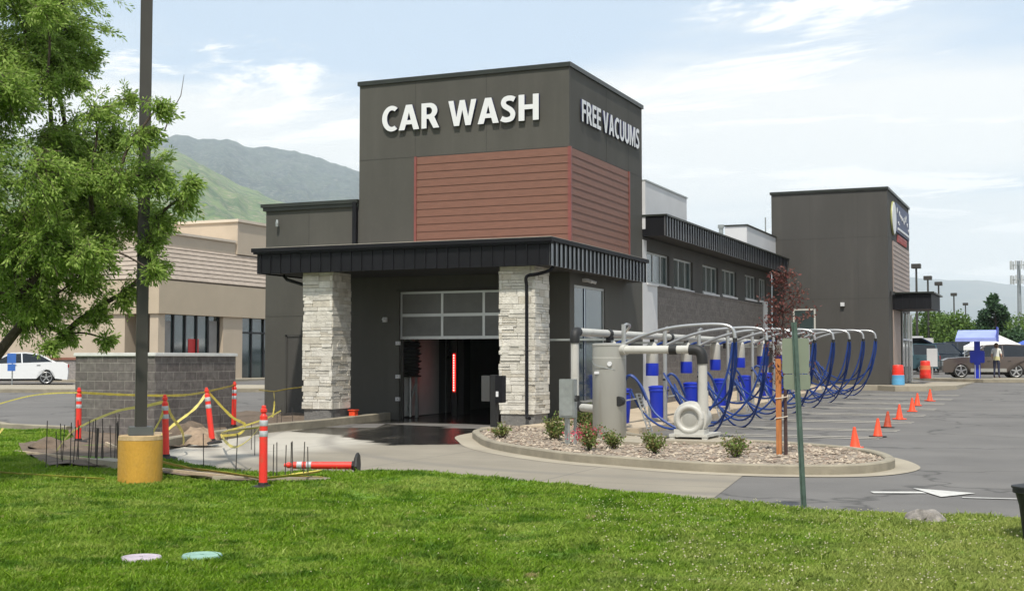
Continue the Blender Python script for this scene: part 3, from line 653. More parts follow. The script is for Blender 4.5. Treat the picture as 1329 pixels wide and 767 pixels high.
# --- canopy
CY, CX0, CX1, CZ0, CZ1 = 28.7, -19.62, -11.35, 3.97, 4.56
mb = MB(); mb.box(CX0, CX1, CY, T-.065, CZ0+.03, CZ1); mb.box(TX+.075, CX1, T-.065, 36.33, CZ0+.03, CZ1); mb.build('canopy', M['soffit'], bw)
mb = MB(); mb.box(CX0-.02, CX1+.02, CY-.03, CY, CZ0, CZ1-.02)
x = CX0+.1
while x < CX1: mb.box(x-.012, x+.012, CY-.055, CY-.03, CZ0, CZ1-.02); x += .305
mb.box(CX0-.03, CX0, CY, T, CZ0, CZ1-.02)
mb.build('canopy_fascia', M['blackmetal'], bw)
mb = MB(); mb.box(CX1, CX1+.03, CY, 36.36, CZ0, CZ1-.02); mb.m = 1
y = CY
while y < 36.4: mb.box(CX1+.03, CX1+.065, y, y+.035, CZ0, CZ1-.02); y += .305
mb.m = 0; mb.box(TX+.02, CX1+.03, 36.33, 36.36, CZ0, CZ1-.02)
mb.build('ribbed_fascia', [M['sheenmetal'], M['blackmetal']], bw)  # panels lightened for sky reflection, ribs coloured black for the shade between them
mb = MB(); mb.box(CX0-.14, CX1+.14, CY-.14, CY+.1, CZ1-.02, CZ1+.08); mb.box(CX1-.1, CX1+.14, CY+.1, 36.42, CZ1-.02, CZ1+.08)
mb.box(CX0-.10, CX1+.10, CY-.10, CY+.1, CZ1-.07, CZ1-.02); mb.box(CX0-.14, CX0+.1, CY+.1, T, CZ1-.02, CZ1+.08)
mb.build('canopy_gutter', M['blackmetal'], bw)
mb = MB(); mb.box(CX0-.12, CX1+.12, CY-.12, T-.065, CZ1+.081, CZ1+.096); mb.box(TX+.075, CX1+.12, T-.065, 36.40, CZ1+.081, CZ1+.096)
mb.build('canopy_roof', mat('weathered canopy top', (.34, .31, .26), .8, var=.2), bw)
# --- ledgestone columns
def stone_column(x0, x1, y0, y1, z0, z1, seed):
    rnd = random.Random(seed); mb = MB(); z = z0+.30
    mb.box(x0+.05, x1-.05, y0+.05, y1-.05, z0-.2, z1)
    while z < z1-.02:
        h = rnd.choice([.075, .10, .12, .15, .18]); h = min(h, z1-z)
        if z1-z-h < .04: h = z1-z
        for side in range(4):
            L0, L1 = (x0, x1) if side in (0, 2) else (y0, y1)
            q = L0+(-.03 if rnd.random() < .5 else .02)
            while q < L1-.01:
                l = rnd.uniform(.2, .55); e1 = min(q+l, L1+(.03 if rnd.random() < .4 else 0))
                if L1-e1 < .08: e1 = L1+rnd.choice([.0, .025])
                subs = [(z, z+h)] if h < .09 or rnd.random() < .6 else [(z, z+h*.5-.004), (z+h*.5, z+h)]
                for sa, sb in subs:
                    mb.m = rnd.choice([0, 0, 1, 1, 2, 3]); o = rnd.uniform(.0, .026)
                    a, b, c, d = q+.0035, e1-.0035, sa+.0035, sb-.0035
                    t = rnd.uniform(-.004, .004)
                    if side == 0: mb.box(a, b, y0-o+t, y0+.06, c, d)
                    elif side == 2: mb.box(a, b, y1-.06, y1+o+t, c, d)
                    elif side == 1: mb.box(x1-.06, x1+o+t, a, b, c, d)
                    else: mb.box(x0-o+t, x0+.06, a, b, c, d)
                q = e1
        z += h
    sm = [mat('ledgestone %d' % i, c, .9, var=.16, scale=6, bump=.9, bscale=35) for i, c in enumerate([(.62, .59, .52), (.56, .53, .46), (.66, .63, .56), (.52, .48, .40)])]
    col = mb.build('stone_column', sm, bw)
    mb = MB(); mb.box(x0+.02, x1-.02, y0+.02, y1-.02, z0-.2, z0+.30); mb.build('footing', M['cmubase'], col); return col
stone_column(-12.76, -11.84, 29.02, 29.94, .08, 3.99, 3)
stone_column(-18.40, -17.54, 29.02, 29.94, .12, 3.99, 5)
# downpipes of the canopy
mb = MB(); mb.tube(catmull([(-11.42, 29.2, 3.96), (-11.5, 29.1, 3.86), (-11.72, 28.93, 3.78), (-11.98, 28.86, 3.72), (-12.0, 28.9, 3.5)], 5)+[(-12.0, 28.9, 2), (-12.0, 28.9, .42), (-11.95, 28.78, .32), (-11.8, 28.6, .30)], .042, 10); mb.m = 0
mb.build('downspout', M['blackmetal'], bw, smooth=True)
mb = MB(); mb.tube([(-19.35, 29.5, 3.97), (-19.25, 29.5, 3.86), (-18.55, 29.45, 3.66), (-18.5, 29.4, 3.55), (-18.5, 29.4, .3)], .045, 10); mb.build('downspout', M['blackmetal'], bw, smooth=True)
# --- sectional door partly raised
gd = thing('garage_door', None, None); 
mb = MB(); y0 = T+.08
mb.box(-16.95, -13.14, y0, y0+.05, 3.52, 3.60)
for x in (-16.93, -15.66, -14.41, -13.16): mb.box(x-.035, x+.035, y0, y0+.05, 2.31, 3.52)
for z in (2.31, 2.93): mb.box(-16.95, -13.14, y0-.002, y0+.052, z-.04, z+.04)
bpy.data.objects.remove(gd)
gd = mb.build('garage_door', M['alum'], bw)
mb = MB(); mb.box(-16.93, -13.16, y0+.015, y0+.03, 2.33, 3.54); mb.build('pane', M['frost'], gd)
mb = MB()
for x in (-16.95-.02, -13.14-.06): mb.box(x, x+.08, T+.14, T+.2, 0, 3.6)
mb.box(-17.02, -13.1, T-.03, T+.02, 3.585, 3.66)
mb.build('door_track', M['joint'], bw)
for z in (2.16, 1.24, .62):
    mb = MB(); mb.box(-17.02, -16.90, T-.07, T-.0, z-.05, z+.05); mb.lathe([(.02, -.12), (.03, -.09), (.03, -.07)], (-16.96, T, z), 10, 'y'); mb.build('door_sensor', M['whitewall'], bw)
# --- wash bay inside
mb = MB(); mb.box(-17.45, -17.15, T+.3, 50, 0, 4.0); mb.box(-13.0, -12.7, T+.3, 50, 0, 4.0); mb.box(-17.3, -12.9, 50, 50.3, 0, 4.); mb.box(-17.45, -12.7, T+.3, 50, 3.95, 4.1)
mb.build('bay_lining', mat('bay lining', (.085, .085, .083), .5, var=.2, scale=1.4), bw)
mb = MB(); mb.box(-17.14, -17.08, 32.2, 34.35, .12, 3.0); mb.build('splash_panel', mat('white splash panel', (.50, .50, .48), .5, var=.08), bw)
mb = MB(); mb.box(-17.14, -17.11, 34.9, 40, .12, 3.0); mb.build('splash_panel', mat('grey splash panel', (.20, .20, .20), .5, var=.1), bw)
br = MB(); br.lathe([(.26+.05*math.sin(i*2.1)+.03*math.cos(i*5.3), 1.22+1.0*i/29) for i in range(30)], (-16.98, 32.35, 0), 28); b = br.build('wash_brush', M['brush'], bw)
br = MB(); br.tube([(-16.98, 32.35, .1), (-16.98, 32.35, 3.4)], .04, 8); br.build('shaft', M['galv'], b)
br = MB(); br.lathe([(.30+.05*math.sin(i*1.7)+.03*math.cos(i*4.3), 1.75+1.6*i/29) for i in range(30)], (-16.75, 35.0, 0), 28); b = br.build('wash_brush', M['brush'], bw)
br = MB(); br.tube([(-16.75, 35.0, .1), (-16.75, 35.0, 3.6)], .06, 8); br.build('shaft', M['galv'], b)
mb = MB(); mb.bar((-16.90, 32.6, 0), (-16.90, 32.6, 2.4), .09); mb.build('frame_post', M['galv'], bw)
mb = MB(); mb.bar((-17.1, 32.3, .15), (-16.92, 32.6, 1.1), .05); mb.build('frame_brace', M['galv'], bw)
mb = MB(); mb.box(-16.72, -16.30, 34.4, 34.9, .0, 3.3); mb.build('machine_cabinet', M['rubber'], bw, bevel=.02)
mb = MB(); mb.bar((-16.6, 38.8, 3.2), (-13.1, 38.8, 3.2), .14); mb.build('spray_bar', M['galv'], bw)
LX, LY = -16.22, 33.62
lm = MB(); lm.box(LX-.07, LX+.07, LY, LY+.08, .1, 2.45); lt = lm.build('signal_mast', M['rubber'], bw)
lp = MB(); lp.box(LX-.055, LX+.055, LY-.008, LY-.002, .76, 1.90); lp.build('signal_lens', mat('signal lens', (.25, .008, .008), .4, emit=((1, .02, .02), .10)), lt)
lm = MB()
for i in range(15):
    z = .83+1.0*i/14; lm.m = 0; lm.lathe([(.035, -.03), (.035, .0)], (LX, LY-.01, z), 10, 'y'); lm.m = 1; lm.lathe([(.016, -.036), (.016, .0)], (LX, LY-.01, z), 8, 'y')
lm.build('red_signal_lights', [M['led'], M['ledwhite']], lt)
# --- tower side window
def window(parent, X, y0, y1, z0, z1, mull, name='window', fr=None, t=.06, d=.05, sill=True):
    mb = MB(); xa, xb = X-.13, X-.13+d
    mb.box(xa, xb, y0, y0+t, z0, z1); mb.box(xa, xb, y1-t, y1, z0, z1); mb.box(xa, xb, y0+t, y1-t, z1-t, z1); mb.box(xa, xb, y0+t, y1-t, z0, z0+t)
    w = mb.build(name, fr or M['frame'], parent)
    mb = MB(); mb.box(xa+.012, xa+.024, y0+t-.01, y1-t+.01, z0+t-.01, z1-t+.01); mb.build('pane', M['glass'], w)
    if mull:
        for m_ in mull: mb = MB(); q = y0+(y1-y0)*m_; mb.box(xa+.002, xb-.002, q-.028, q+.028, z0+t, z1-t); mb.build('mullion', fr or M['frame'], w)
    if sill: mb = MB(); mb.box(X-.1, X+.05, y0-.04, y1+.04, z0-.07, z0-.002); mb.build('sill', M['whitewall'], w)
    return w
w = window(bw, TX+.05, 31.95, 34.42, .55, 3.69, [.36], sill=False)
w.children[0].data.materials[0] = M['mirror']
mb = MB(); mb.box(TX-.1, TX-.04, 32.8, 32.95, .6, 3.64); mb.build('mullion', M['navy'], w)
mb = MB(); mb.box(TX, TX+.12, 32.55, 32.8, 3.80, 3.88); mb.tube([(TX+.1, 32.6, 3.84), (TX+.26, 32.6, 3.78)], .04, 8); mb.tube([(TX+.1, 32.85, 3.84), (TX+.26, 32.95, 3.78)], .04, 8); mb.build('flood_light', M['whitewall'], bw)
mb = MB(); mb.box(-17.42, -17.32, T-.09, T, 2.75, 2.88); mb.lathe([(.03, -.17), (.05, -.09)], (-17.37, T, 2.82), 10, 'y'); mb.build('wall_light', M['whitewall'], bw)
mb = MB(); mb.lathe([(.04, 0), (.05, .1), (.03, .2)], (-20.9, T-.1, 5.55), 10); mb.build('wall_light', M['galv'], bw)
# --- long side wing
wins = [(38.40, 40.90, 4.10, 5.09), (41.40, 43.80, 4.10, 5.10), (45.12, 47.40, 4.13, 5.13), (47.98, 50.30, 4.16, 5.16), (51.80, 53.85, 4.20, 5.18), (54.42, 55.85, 4.22, 5.18)]
WX = -11.9
mb = MB(); wall_x(mb, TB, 57, 4.05, 5.5, WX-.3, WX, wins); mb.box(WX-.3, WX-.01, TB+1.5, 57, -.1, 4.05)
mb.build('side_wall', M['stucco2'], bw)
mb = MB(); mb.box(WX-.010, WX+.03, 39.5, 55.0, .15, 4.0); mb.box(WX-.010, WX+.055, 39.5, 55.0, 4.0, 4.06); mb.build('masonry_band', M['cmu'], bw)
mb = MB(); mb.box(WX-.3, WX+.012, TB+.005, 39.498, -.1, 4.05); mb.box(WX+.002, WX+.012, TB+.005, 38.36, 4.05, 5.4); mb.build('white_wall_panel', M['whitewall'], bw); mb = MB(); mb.box(WX-.01, WX+.08, 55.003, 55.75, .1, 4.18); mb.build('white_wall_panel', M['whitewall'], bw)
for i, (a, b, c, d) in enumerate(wins): window(bw, WX, a, b, c, d, [.36, .70])
mb = MB(); mb.box(-12.05, -11.20, 38.0, 57.0, 5.53, 6.10); mb.build('eave', M['soffit'], bw)
mb = MB(); mb.box(-11.2, -11.17, 37.97, 56.995, 5.50, 6.10); mb.m = 1; y = 38.0
while y < 56.9: mb.box(-11.17, -11.135, y, y+.035, 5.50, 6.10); y += .305
mb.m = 1; mb.box(-11.895, -11.2, 37.965, 37.998, 5.50, 6.10)
mb.build('eave_fascia', [M['sheenmetal'], M['blackmetal']], bw)  # eave side repeats the painted sheen and the shade-black ribs
mb = MB(); mb.box(-11.9, -11.10, 37.93, 56.995, 6.101, 6.16); mb.build('eave_flashing', M['trim'], bw)
mb = MB(); mb.box(-16.5, -11.8, 37.96, 42.7, 5.72, 7.20); mb.build('roof_screen', M['whitewall'], bw)
mb = MB(); mb.box(-12.6, -11.7, 51.35, 56.99, 6.16, 7.10); mb.build('roof_screen', M['whitewall'], bw)
mb = MB(); mb.box(-16.5, -11.77, 37.96, 42.73, 7.20, 7.25); mb.build('parapet_cap', M['galv'], bw)
mb = MB(); mb.box(-12.63, -11.66, 51.31, 56.99, 7.10, 7.16); mb.build('parapet_cap', M['trim'], bw)
mb = MB(); mb.tube([(-12.3, 49.5, 5.7), (-12.3, 49.5, 6.85)], .09, 8); mb.tube([(-12.3, 49.5, 6.85), (-12.3, 49.5, 6.98)], .13, 8); mb.tube([(-12.0, 56.3, 7.0), (-12.0, 56.3, 7.95)], .03, 6); mb.build('roof_vent', M['galv'], bw)
# --- far block
fz = gz(-9, 57)
mb = MB(); mb.box(-11.88, -6.9, 57, 65.3, fz-.3, 9.02); mb.m = 1
for z in (7.0, 4.35): mb.box(-11.88, -6.9+e, 57-e, 65.3, z-.008, z+.008)
for x in (-10.2, -8.15): mb.box(x-.007, x+.007, 57-e, 57, fz, 9.02)
mb.build('office_wall', [M['stucco2'], M['joint']], bw)
mb = MB(); mb.box(-11.94, -6.84, 56.94, 57.15, 9.02, 9.13); mb.box(-7.1, -6.84, 57.15, 65.36, 9.02, 9.13); mb.box(-11.94, -11.7, 57.15, 65.36, 9.02, 9.13); mb.build('parapet_cap', M['trim'], bw)
mb = MB(); z = 4.7
mb.box(-6.898, -6.885, 58.6, 65.0, 4.6, 6.9)
while z < 6.9: mb.prism([(-6.885, z), (-6.85, z), (-6.868, z+.2), (-6.885, z+.2)], 58.6, 65.0, 'y'); z += .205
mb.box(-6.898, -6.86, 58.4, 61.0, fz+.15, 3.9); mb.build('lap_siding', mat('tan siding', (.31, .24, .205), .6, var=.1), bw)
mb = MB(); mb.box(-6.898, -6.84, 61.3, 65.1, fz+.2, 3.85); sf = mb.build('storefront', M['glass'], bw)
mb = MB()
for y in (61.3, 62.6, 63.9, 65.06): mb.box(-6.84, -6.79, y, y+.07, fz+.15, 3.9)
mb.box(-6.84, -6.79, 61.37, 65.06, 2.6, 2.68); mb.build('frame', M['alum'], sf)
mb = MB(); mb.box(-6.89, -5.3, 58.4, 62.5, 3.95, 4.58); mb.build('canopy', M['soffit'], bw)
mb = MB(); mb.box(-6.89, -5.27, 58.37, 58.398, 3.9, 4.58); mb.box(-5.299, -5.27, 58.398, 62.5, 3.9, 4.58)
x = -6.8
while x < -5.3: mb.box(x, x+.02, 58.345, 58.37, 3.9, 4.58); x += .3
mb.build('canopy_fascia', M['blackmetal'], bw)
mb = MB(); mb.box(-6.89, -5.15, 58.25, 62.6, 4.585, 4.65); mb.build('canopy_gutter', M['trim'], bw)
mb = MB(); mb.box(-10.9, -10.06, 56.985, 57.0, 2.3, 3.86); w = mb.build('window', M['glass'], bw)
mb = MB(); mb.box(-10.97, -10.9, 56.96, 57, 2.25, 3.93); mb.box(-10.06, -9.99, 56.96, 57, 2.25, 3.93); mb.box(-10.9, -10.06, 56.96, 57, 3.861, 3.93); mb.build('frame', M['pvc'], w)
mb = MB(); mb.box(-8.9, -8.74, 56.87, 57, 4.02, 4.18); mb.build('wall_light', M['whitewall'], bw)
mb = MB(); mb.lathe([(.12, 0), (.09, .14), (.03, .18)], (-6.83, 57.6, 4.5), 12); mb.build('wall_light', M['rubber'], bw)
# round emblem, navy panel with white and red lettering marks
mb = MB(); mb.lathe([(.74, 0), (.74, .06)], (-6.88, 58.75, 7.95), 36, 'x'); sg = mb.build('emblem', mat('emblem rim', (.35, .36, .14), .5), bw)
mb = MB(); mb.lathe([(.70, 0), (.70, .02)], (-6.819, 58.75, 7.95), 36, 'x'); mb.build('emblem_face', M['white'], sg)
mb = MB(); mb.box(-6.895, -6.84, 59.7, 64.9, 7.45, 8.75); sp = mb.build('sign_panel', mat('sign navy', (.02, .035, .11), .5), bw)
mb = MB(); rnd = random.Random(2)
for i in range(11):
    y = 59.9+.44*i; z = 8.15+rnd.uniform(-.3, .3); mb.lathe([(.02, 0), (rnd.uniform(.08, .16), .01), (.08, .03)], (-6.84, y+.1, z), 8, 'x')
    if i % 3 == 1: mb.box(-6.839, -6.81, y+.1, y+.5, z-.07, z-.0)
mb.box(-6.84, -6.80, 60.2, 64.7, 7.56, 7.66); mb.build('sign_letters', M['white'], sp)
mb = MB()
for i in range(7):
    y = 60.3+.52*i; mb.box(-6.895, -6.82, y, y+.12, 7.02, 7.34); mb.box(-6.895, -6.821, y+.12, y+.36, 7.26, 7.34); mb.box(-6.895, -6.821, y+.12, y+.30, 7.12, 7.19)
mb.build('sign_letters', mat('red letters', (.28, .07, .07), .5), sp)

# --- channel letters
def glyph(ch):
    el = lambda cx, cy, rx, ry, a0, a1, n=14: [(cx+rx*math.cos(R_(a)), cy+ry*math.sin(R_(a))) for a in np.linspace(a0, a1, n)]
    if ch == 'A': return [[(0, 0), (.28, 1), (.52, 1), (.80, 0), (.575, 0), (.515, .215), (.285, .215), (.225, 0)], [(.33, .385), (.47, .385), (.40, .70)]]
    if ch == 'W': return [[(0, 1), (.215, 1), (.335, .34), (.475, 1), (.685, 1), (.825, .34), (.945, 1), (1.16, 1), (.925, 0), (.71, 0), (.58, .62), (.45, 0), (.235, 0)]]
    if ch == 'H': return [[(0, 0), (0, 1), (.215, 1), (.215, .61), (.525, .61), (.525, 1), (.74, 1), (.74, 0), (.525, 0), (.525, .43), (.215, .43), (.215, 0)]]
    if ch == 'F': return [[(0, 0), (0, 1), (.56, 1), (.56, .825), (.21, .825), (.21, .59), (.53, .59), (.53, .415), (.21, .415), (.21, 0)]]
    if ch == 'E': return [[(0, 0), (0, 1), (.57, 1), (.57, .825), (.21, .825), (.21, .605), (.54, .605), (.54, .43), (.21, .43), (.21, .175), (.57, .175), (.57, 0)]]
    if ch == 'V': return [[(0, 1), (.225, 1), (.385, .30), (.545, 1), (.77, 1), (.50, 0), (.27, 0)]]
    if ch == 'M': return [[(0, 0), (0, 1), (.29, 1), (.475, .36), (.66, 1), (.95, 1), (.95, 0), (.755, 0), (.755, .70), (.555, 0), (.395, 0), (.195, .70), (.195, 0)]]
    if ch == 'U': return [[(0, 1)]+el(.36, .36, .36, .375, 180, 360)+[(.72, 1), (.51, 1)]+el(.36, .36, .15, .19, 360, 180)+[(.21, 1)]]
    if ch == 'C': return [el(.46, .5, .46, .515, 52, 305, 30)+el(.47, .5, .235, .335, 300, 58, 26)]
    if ch == 'R': return [[(0, 0), (0, 1), (.33, 1)]+el(.33, .69, .33, .31, 85, -52, 14)+[(.74, 0), (.495, 0), (.295, .375), (.21, .375), (.21, 0)], [(.21, .545), (.21, .83), (.31, .83)]+el(.31, .6875, .13, .1425, 80, -80, 8)+[(.31, .545)]]
    if ch == 'S':
        c = catmull([(.555, .85), (.44, .905), (.31, .915), (.18, .875), (.115, .75), (.17, .62), (.30, .53), (.42, .44), (.49, .30), (.44, .145), (.30, .09), (.16, .095), (.03, .155)], 5); L = []; Rr = []
        for i, p in enumerate(c):
            a, b = c[max(i-1, 0)], c[min(i+1, len(c)-1)]; dx, dy = b[0]-a[0], b[1]-a[1]; l = math.hypot(dx, dy); L.append((p[0]-dy/l*.098, p[1]+dx/l*.098)); Rr.append((p[0]+dy/l*.098, p[1]-dx/l*.098))
        return [L+Rr[::-1]]
def word(text, size, origin, rot, sx, name, spacing, offs=.02, depth=.07, fixed=None):
    """each letter: extruded white face with navy return"""
    x = 0; widths = []; objs = []; fr = list(fixed) if fixed else None
    for ch in text:
        if ch == ' ': x += .26; continue
        cu = bpy.data.curves.new('l', 'CURVE'); cu.dimensions = '2D'; cu.fill_mode = 'BOTH'; cu.extrude = depth
        for poly in glyph(ch):
            sp_ = cu.splines.new('POLY'); sp_.points.add(len(poly)-1); sp_.use_cyclic_u = True
            for pt, (gx, gy) in zip(sp_.points, poly): pt.co = (gx, gy, 0, 1)
        t = bpy.data.objects.new('l', cu); COL.objects.link(t); dg = bpy.context.evaluated_depsgraph_get(); me = bpy.data.meshes.new_from_object(t.evaluated_get(dg)); bpy.data.objects.remove(t)
        xs = [v.co.x for v in me.vertices]; lo, hi = min(xs), max(xs)
        for v in me.vertices: v.co.x += x-lo
        x += hi-lo+spacing; objs.append((ch, me))
    W = x-spacing; s = size; k = sx/W   # stretch x to total width
    base = MB(); res = []
    for ch, me in objs:
        if fr:
            a_, b_ = fr.pop(0); xs = [v.co.x for v in me.vertices]; lo, hi = min(xs), max(xs)
            for v in me.vertices: v.co.x = (a_+(v.co.x-lo)/(hi-lo)*(b_-a_))/k
        me.materials.clear(); me.materials.append(M['white']); me.materials.append(M['navy'])
        for p in me.polygons: p.material_index = 0 if p.normal.z > .8 else 1
        for v in me.vertices:
            u, w_, d = v.co.x*k, v.co.y*s, v.co.z
            q = (u, -d-depth-.015, w_) if rot == 0 else (d+depth+.015, u, w_)
            v.co = Vector(q)+Vector(origin)-Vector(bw.location)
        me.name = 'letter'; o = bpy.data.objects.new('letter', me); COL.objects.link(o); res.append(o)
    par = bpy.data.objects.new(name, None); COL.objects.link(par); par.parent = bw; par['label'] = '"%s" channel lettering, white faces with navy sides' % text
    for o in res: o.parent = par
    return par
word('CAR WASH', .70, (-17.50, T-.004, 8.07), 0, 4.76, 'lettering_sign', .05, .050, .04, fixed=[(.04, .53), (.565, 1.205), (1.275, 1.825), (2.10, 2.945), (2.985, 3.61), (3.65, 4.105), (4.19, 4.77)])
word('FREE VACUUMS', .60, (TX+.004, 32.42, 8.12), 1, 5.10, 'lettering_sign', .07, .040, .02)

# ================================================================== BLOCK ENCLOSURE
be = thing('block_wall_enclosure', 'grey concrete block wall enclosure with a pale capping beside the construction bed', 'wall', (-19.5, 24.5, 0))
mb = MB(); mb.box(-20.62, -18.4, 23.0, 23.2, -.2, 1.78); mb.box(-18.6, -18.4, 23.2, 26.0, -.2, 1.78); mb.box(-20.62, -20.42, 23.2, 26.0, -.2, 1.78); mb.build('block_wall', M['cmu_wall'], be)
mb = MB(); mb.box(-20.66, -18.36, 22.96, 23.24, 1.78, 1.86); mb.box(-18.64, -18.36, 23.24, 26.04, 1.78, 1.86); mb.box(-20.66, -20.38, 23.24, 26.04, 1.78, 1.86); mb.build('wall_cap', mat('pale cap', (.62, .62, .60), .7), be, bevel=.012)

# ================================================================== RETAIL BUILDING
rb = thing('retail_building', 'beige shop building with tiled mansard roof and dark storefront windows behind the block wall', 'building', (-45, 56, .8))
RX, RY, rz0 = -40.0, 50.2, .75
def mans(mb, x0, x1, y0, y1, z0, z1, run, n):
    """stepped tile courses on the +X and -Y faces, hipped at the corner"""
    for i in range(n):
        a = i/n; b = (i+1)/n; oa = -run*a; ob = -run*b; za = z0+(z1-z0)*a; zb = z0+(z1-z0)*b
        c = (x1+oa+.02, y0-oa-.02); d = (x1+ob, y0-ob)
        mb.add([(x1+oa+.02, y0-oa-.02, za+.04), (x1+oa+.02, y1, za+.04), (x1+ob+.02, y1, zb), (x1+ob+.02, y0-ob-.02, zb), (x1+oa-.08, y0-oa+.08, za-.02), (x1+oa-.08, y1, za-.02)], [(0, 1, 2, 3), (0, 4, 5, 1)])
        mb.add([(x0, y0-oa-.02, za+.04), (x1+oa+.02, y0-oa-.02, za+.04), (x1+ob+.02, y0-ob-.02, zb), (x0, y0-ob-.02, zb), (x0, y0-oa+.08, za-.02), (x1+oa-.08, y0-oa+.08, za-.02)], [(0, 1, 2, 3), (0, 4, 5, 1)])
openings = [(50.7, 55.4, rz0, 3.93), (57.1, 60.6, rz0, 3.93)]
mb = MB(); wall_x(mb, RY, 75, .3, 4.2, RX-2.3, RX-2.0, []); 
mb.box(RX-.5, RX, RY, 50.7, .3, 4.2); mb.box(RX-.5, RX, 55.4, 57.1, .3, 4.2); mb.box(RX-.5, RX, 60.6, 75, .3, 4.2); mb.box(-80, RX-2.3, RY, 75, .3, 5.6)
mb.build('wall', M['beige2'], rb)
mb = MB(); mb.box(-80, RX+.12, RY-.12, 75, 3.93, 5.55); mb.build('fascia_band', M['beige'], rb)
mb = MB(); mans(mb, -80, RX+.12, RY-.12, 75, 5.6, 7.45, 1.3, 8); mb.box(-80, RX-1.3, RY+1.3, 75, 5.5, 7.4); mb.build('mansard_roof', [M['tile']], rb)
mb = MB(); mb.box(-80, RX-1.1, RY+1.1, 75, 7.4, 8.0); mb.box(-70, RX-1.0, 58.0, 75, 7.4, 9.15); mb.build('parapet', M['beige2'], rb)
mb = MB(); mb.box(-80, RX-1.0, RY+1.0, 57.9, 8.0, 8.12); mb.box(-70, RX-.9, 57.9, 75, 9.15, 9.3); mb.build('cornice', M['cornice'], rb)
for (a, b, n) in ((50.7, 55.4, 5), (57.1, 60.6, 3)):
    mb = MB(); mb.box(RX-.34, RX-.30, a, b, rz0+(.0 if n == 3 else .45), 3.93); w = mb.build('shop_window' if n == 5 else 'shop_door', M['glass'], rb)
    if n == 5: mb = MB(); mb.box(RX-.5, RX-.02, a, b, rz0-.2, rz0+.45); mb.build('sill', M['beige2'], w)
    mb = MB()
    for i in range(n+1): q = a+(b-a-.09)*i/n; mb.box(RX-.30, RX-.22, q, q+.09, rz0+(0 if n == 3 else .45), 3.93)
    if n == 3: mb.box(RX-.30, RX-.221, a, b, 3.1, 3.2)
    mb.build('frame', M['darkframe'], w)
    if n == 5:
        mb = MB(); mb.box(RX-.298, RX-.285, 52.9, 53.75, 1.55, 2.75); mb.build('poster', mat('red poster', (.50, .02, .02), .5), w)
        mb = MB(); mb.box(RX-.298, RX-.285, 50.85, 51.5, 1.3, 3.6); mb.build('blind', mat('window blind', (.26, .25, .24), .7), w)
        mb = MB(); mb.box(RX-.298, RX-.285, 54.6, 55.25, 1.3, 3.7); mb.build('blind', mat('window blind', (.26, .25, .24), .7), w)
mb = MB(); mb.box(-80, RX-2.0, RY-.08, RY, .3, 1.7); mb.build('stone_base', brickmat('stone base', (.30, .27, .25), (.18, .17, .17), (.3, .28, .26), .6, .25), rb)
mb = MB(); mb.box(-80, RX-2.0, RY-.14, RY, 1.7, 1.82); mb.build('stone_base_cap', mat('red cap', (.22, .09, .06), .8), rb)
mb = MB(); mb.prism([(-80, 48.9), (-38, 48.9), (-38, 75), (-40, 75), (-40, 50.1), (-80, 50.1)], .3, .74); tag(mb.build('pavement', M['concrete']), kind='structure')

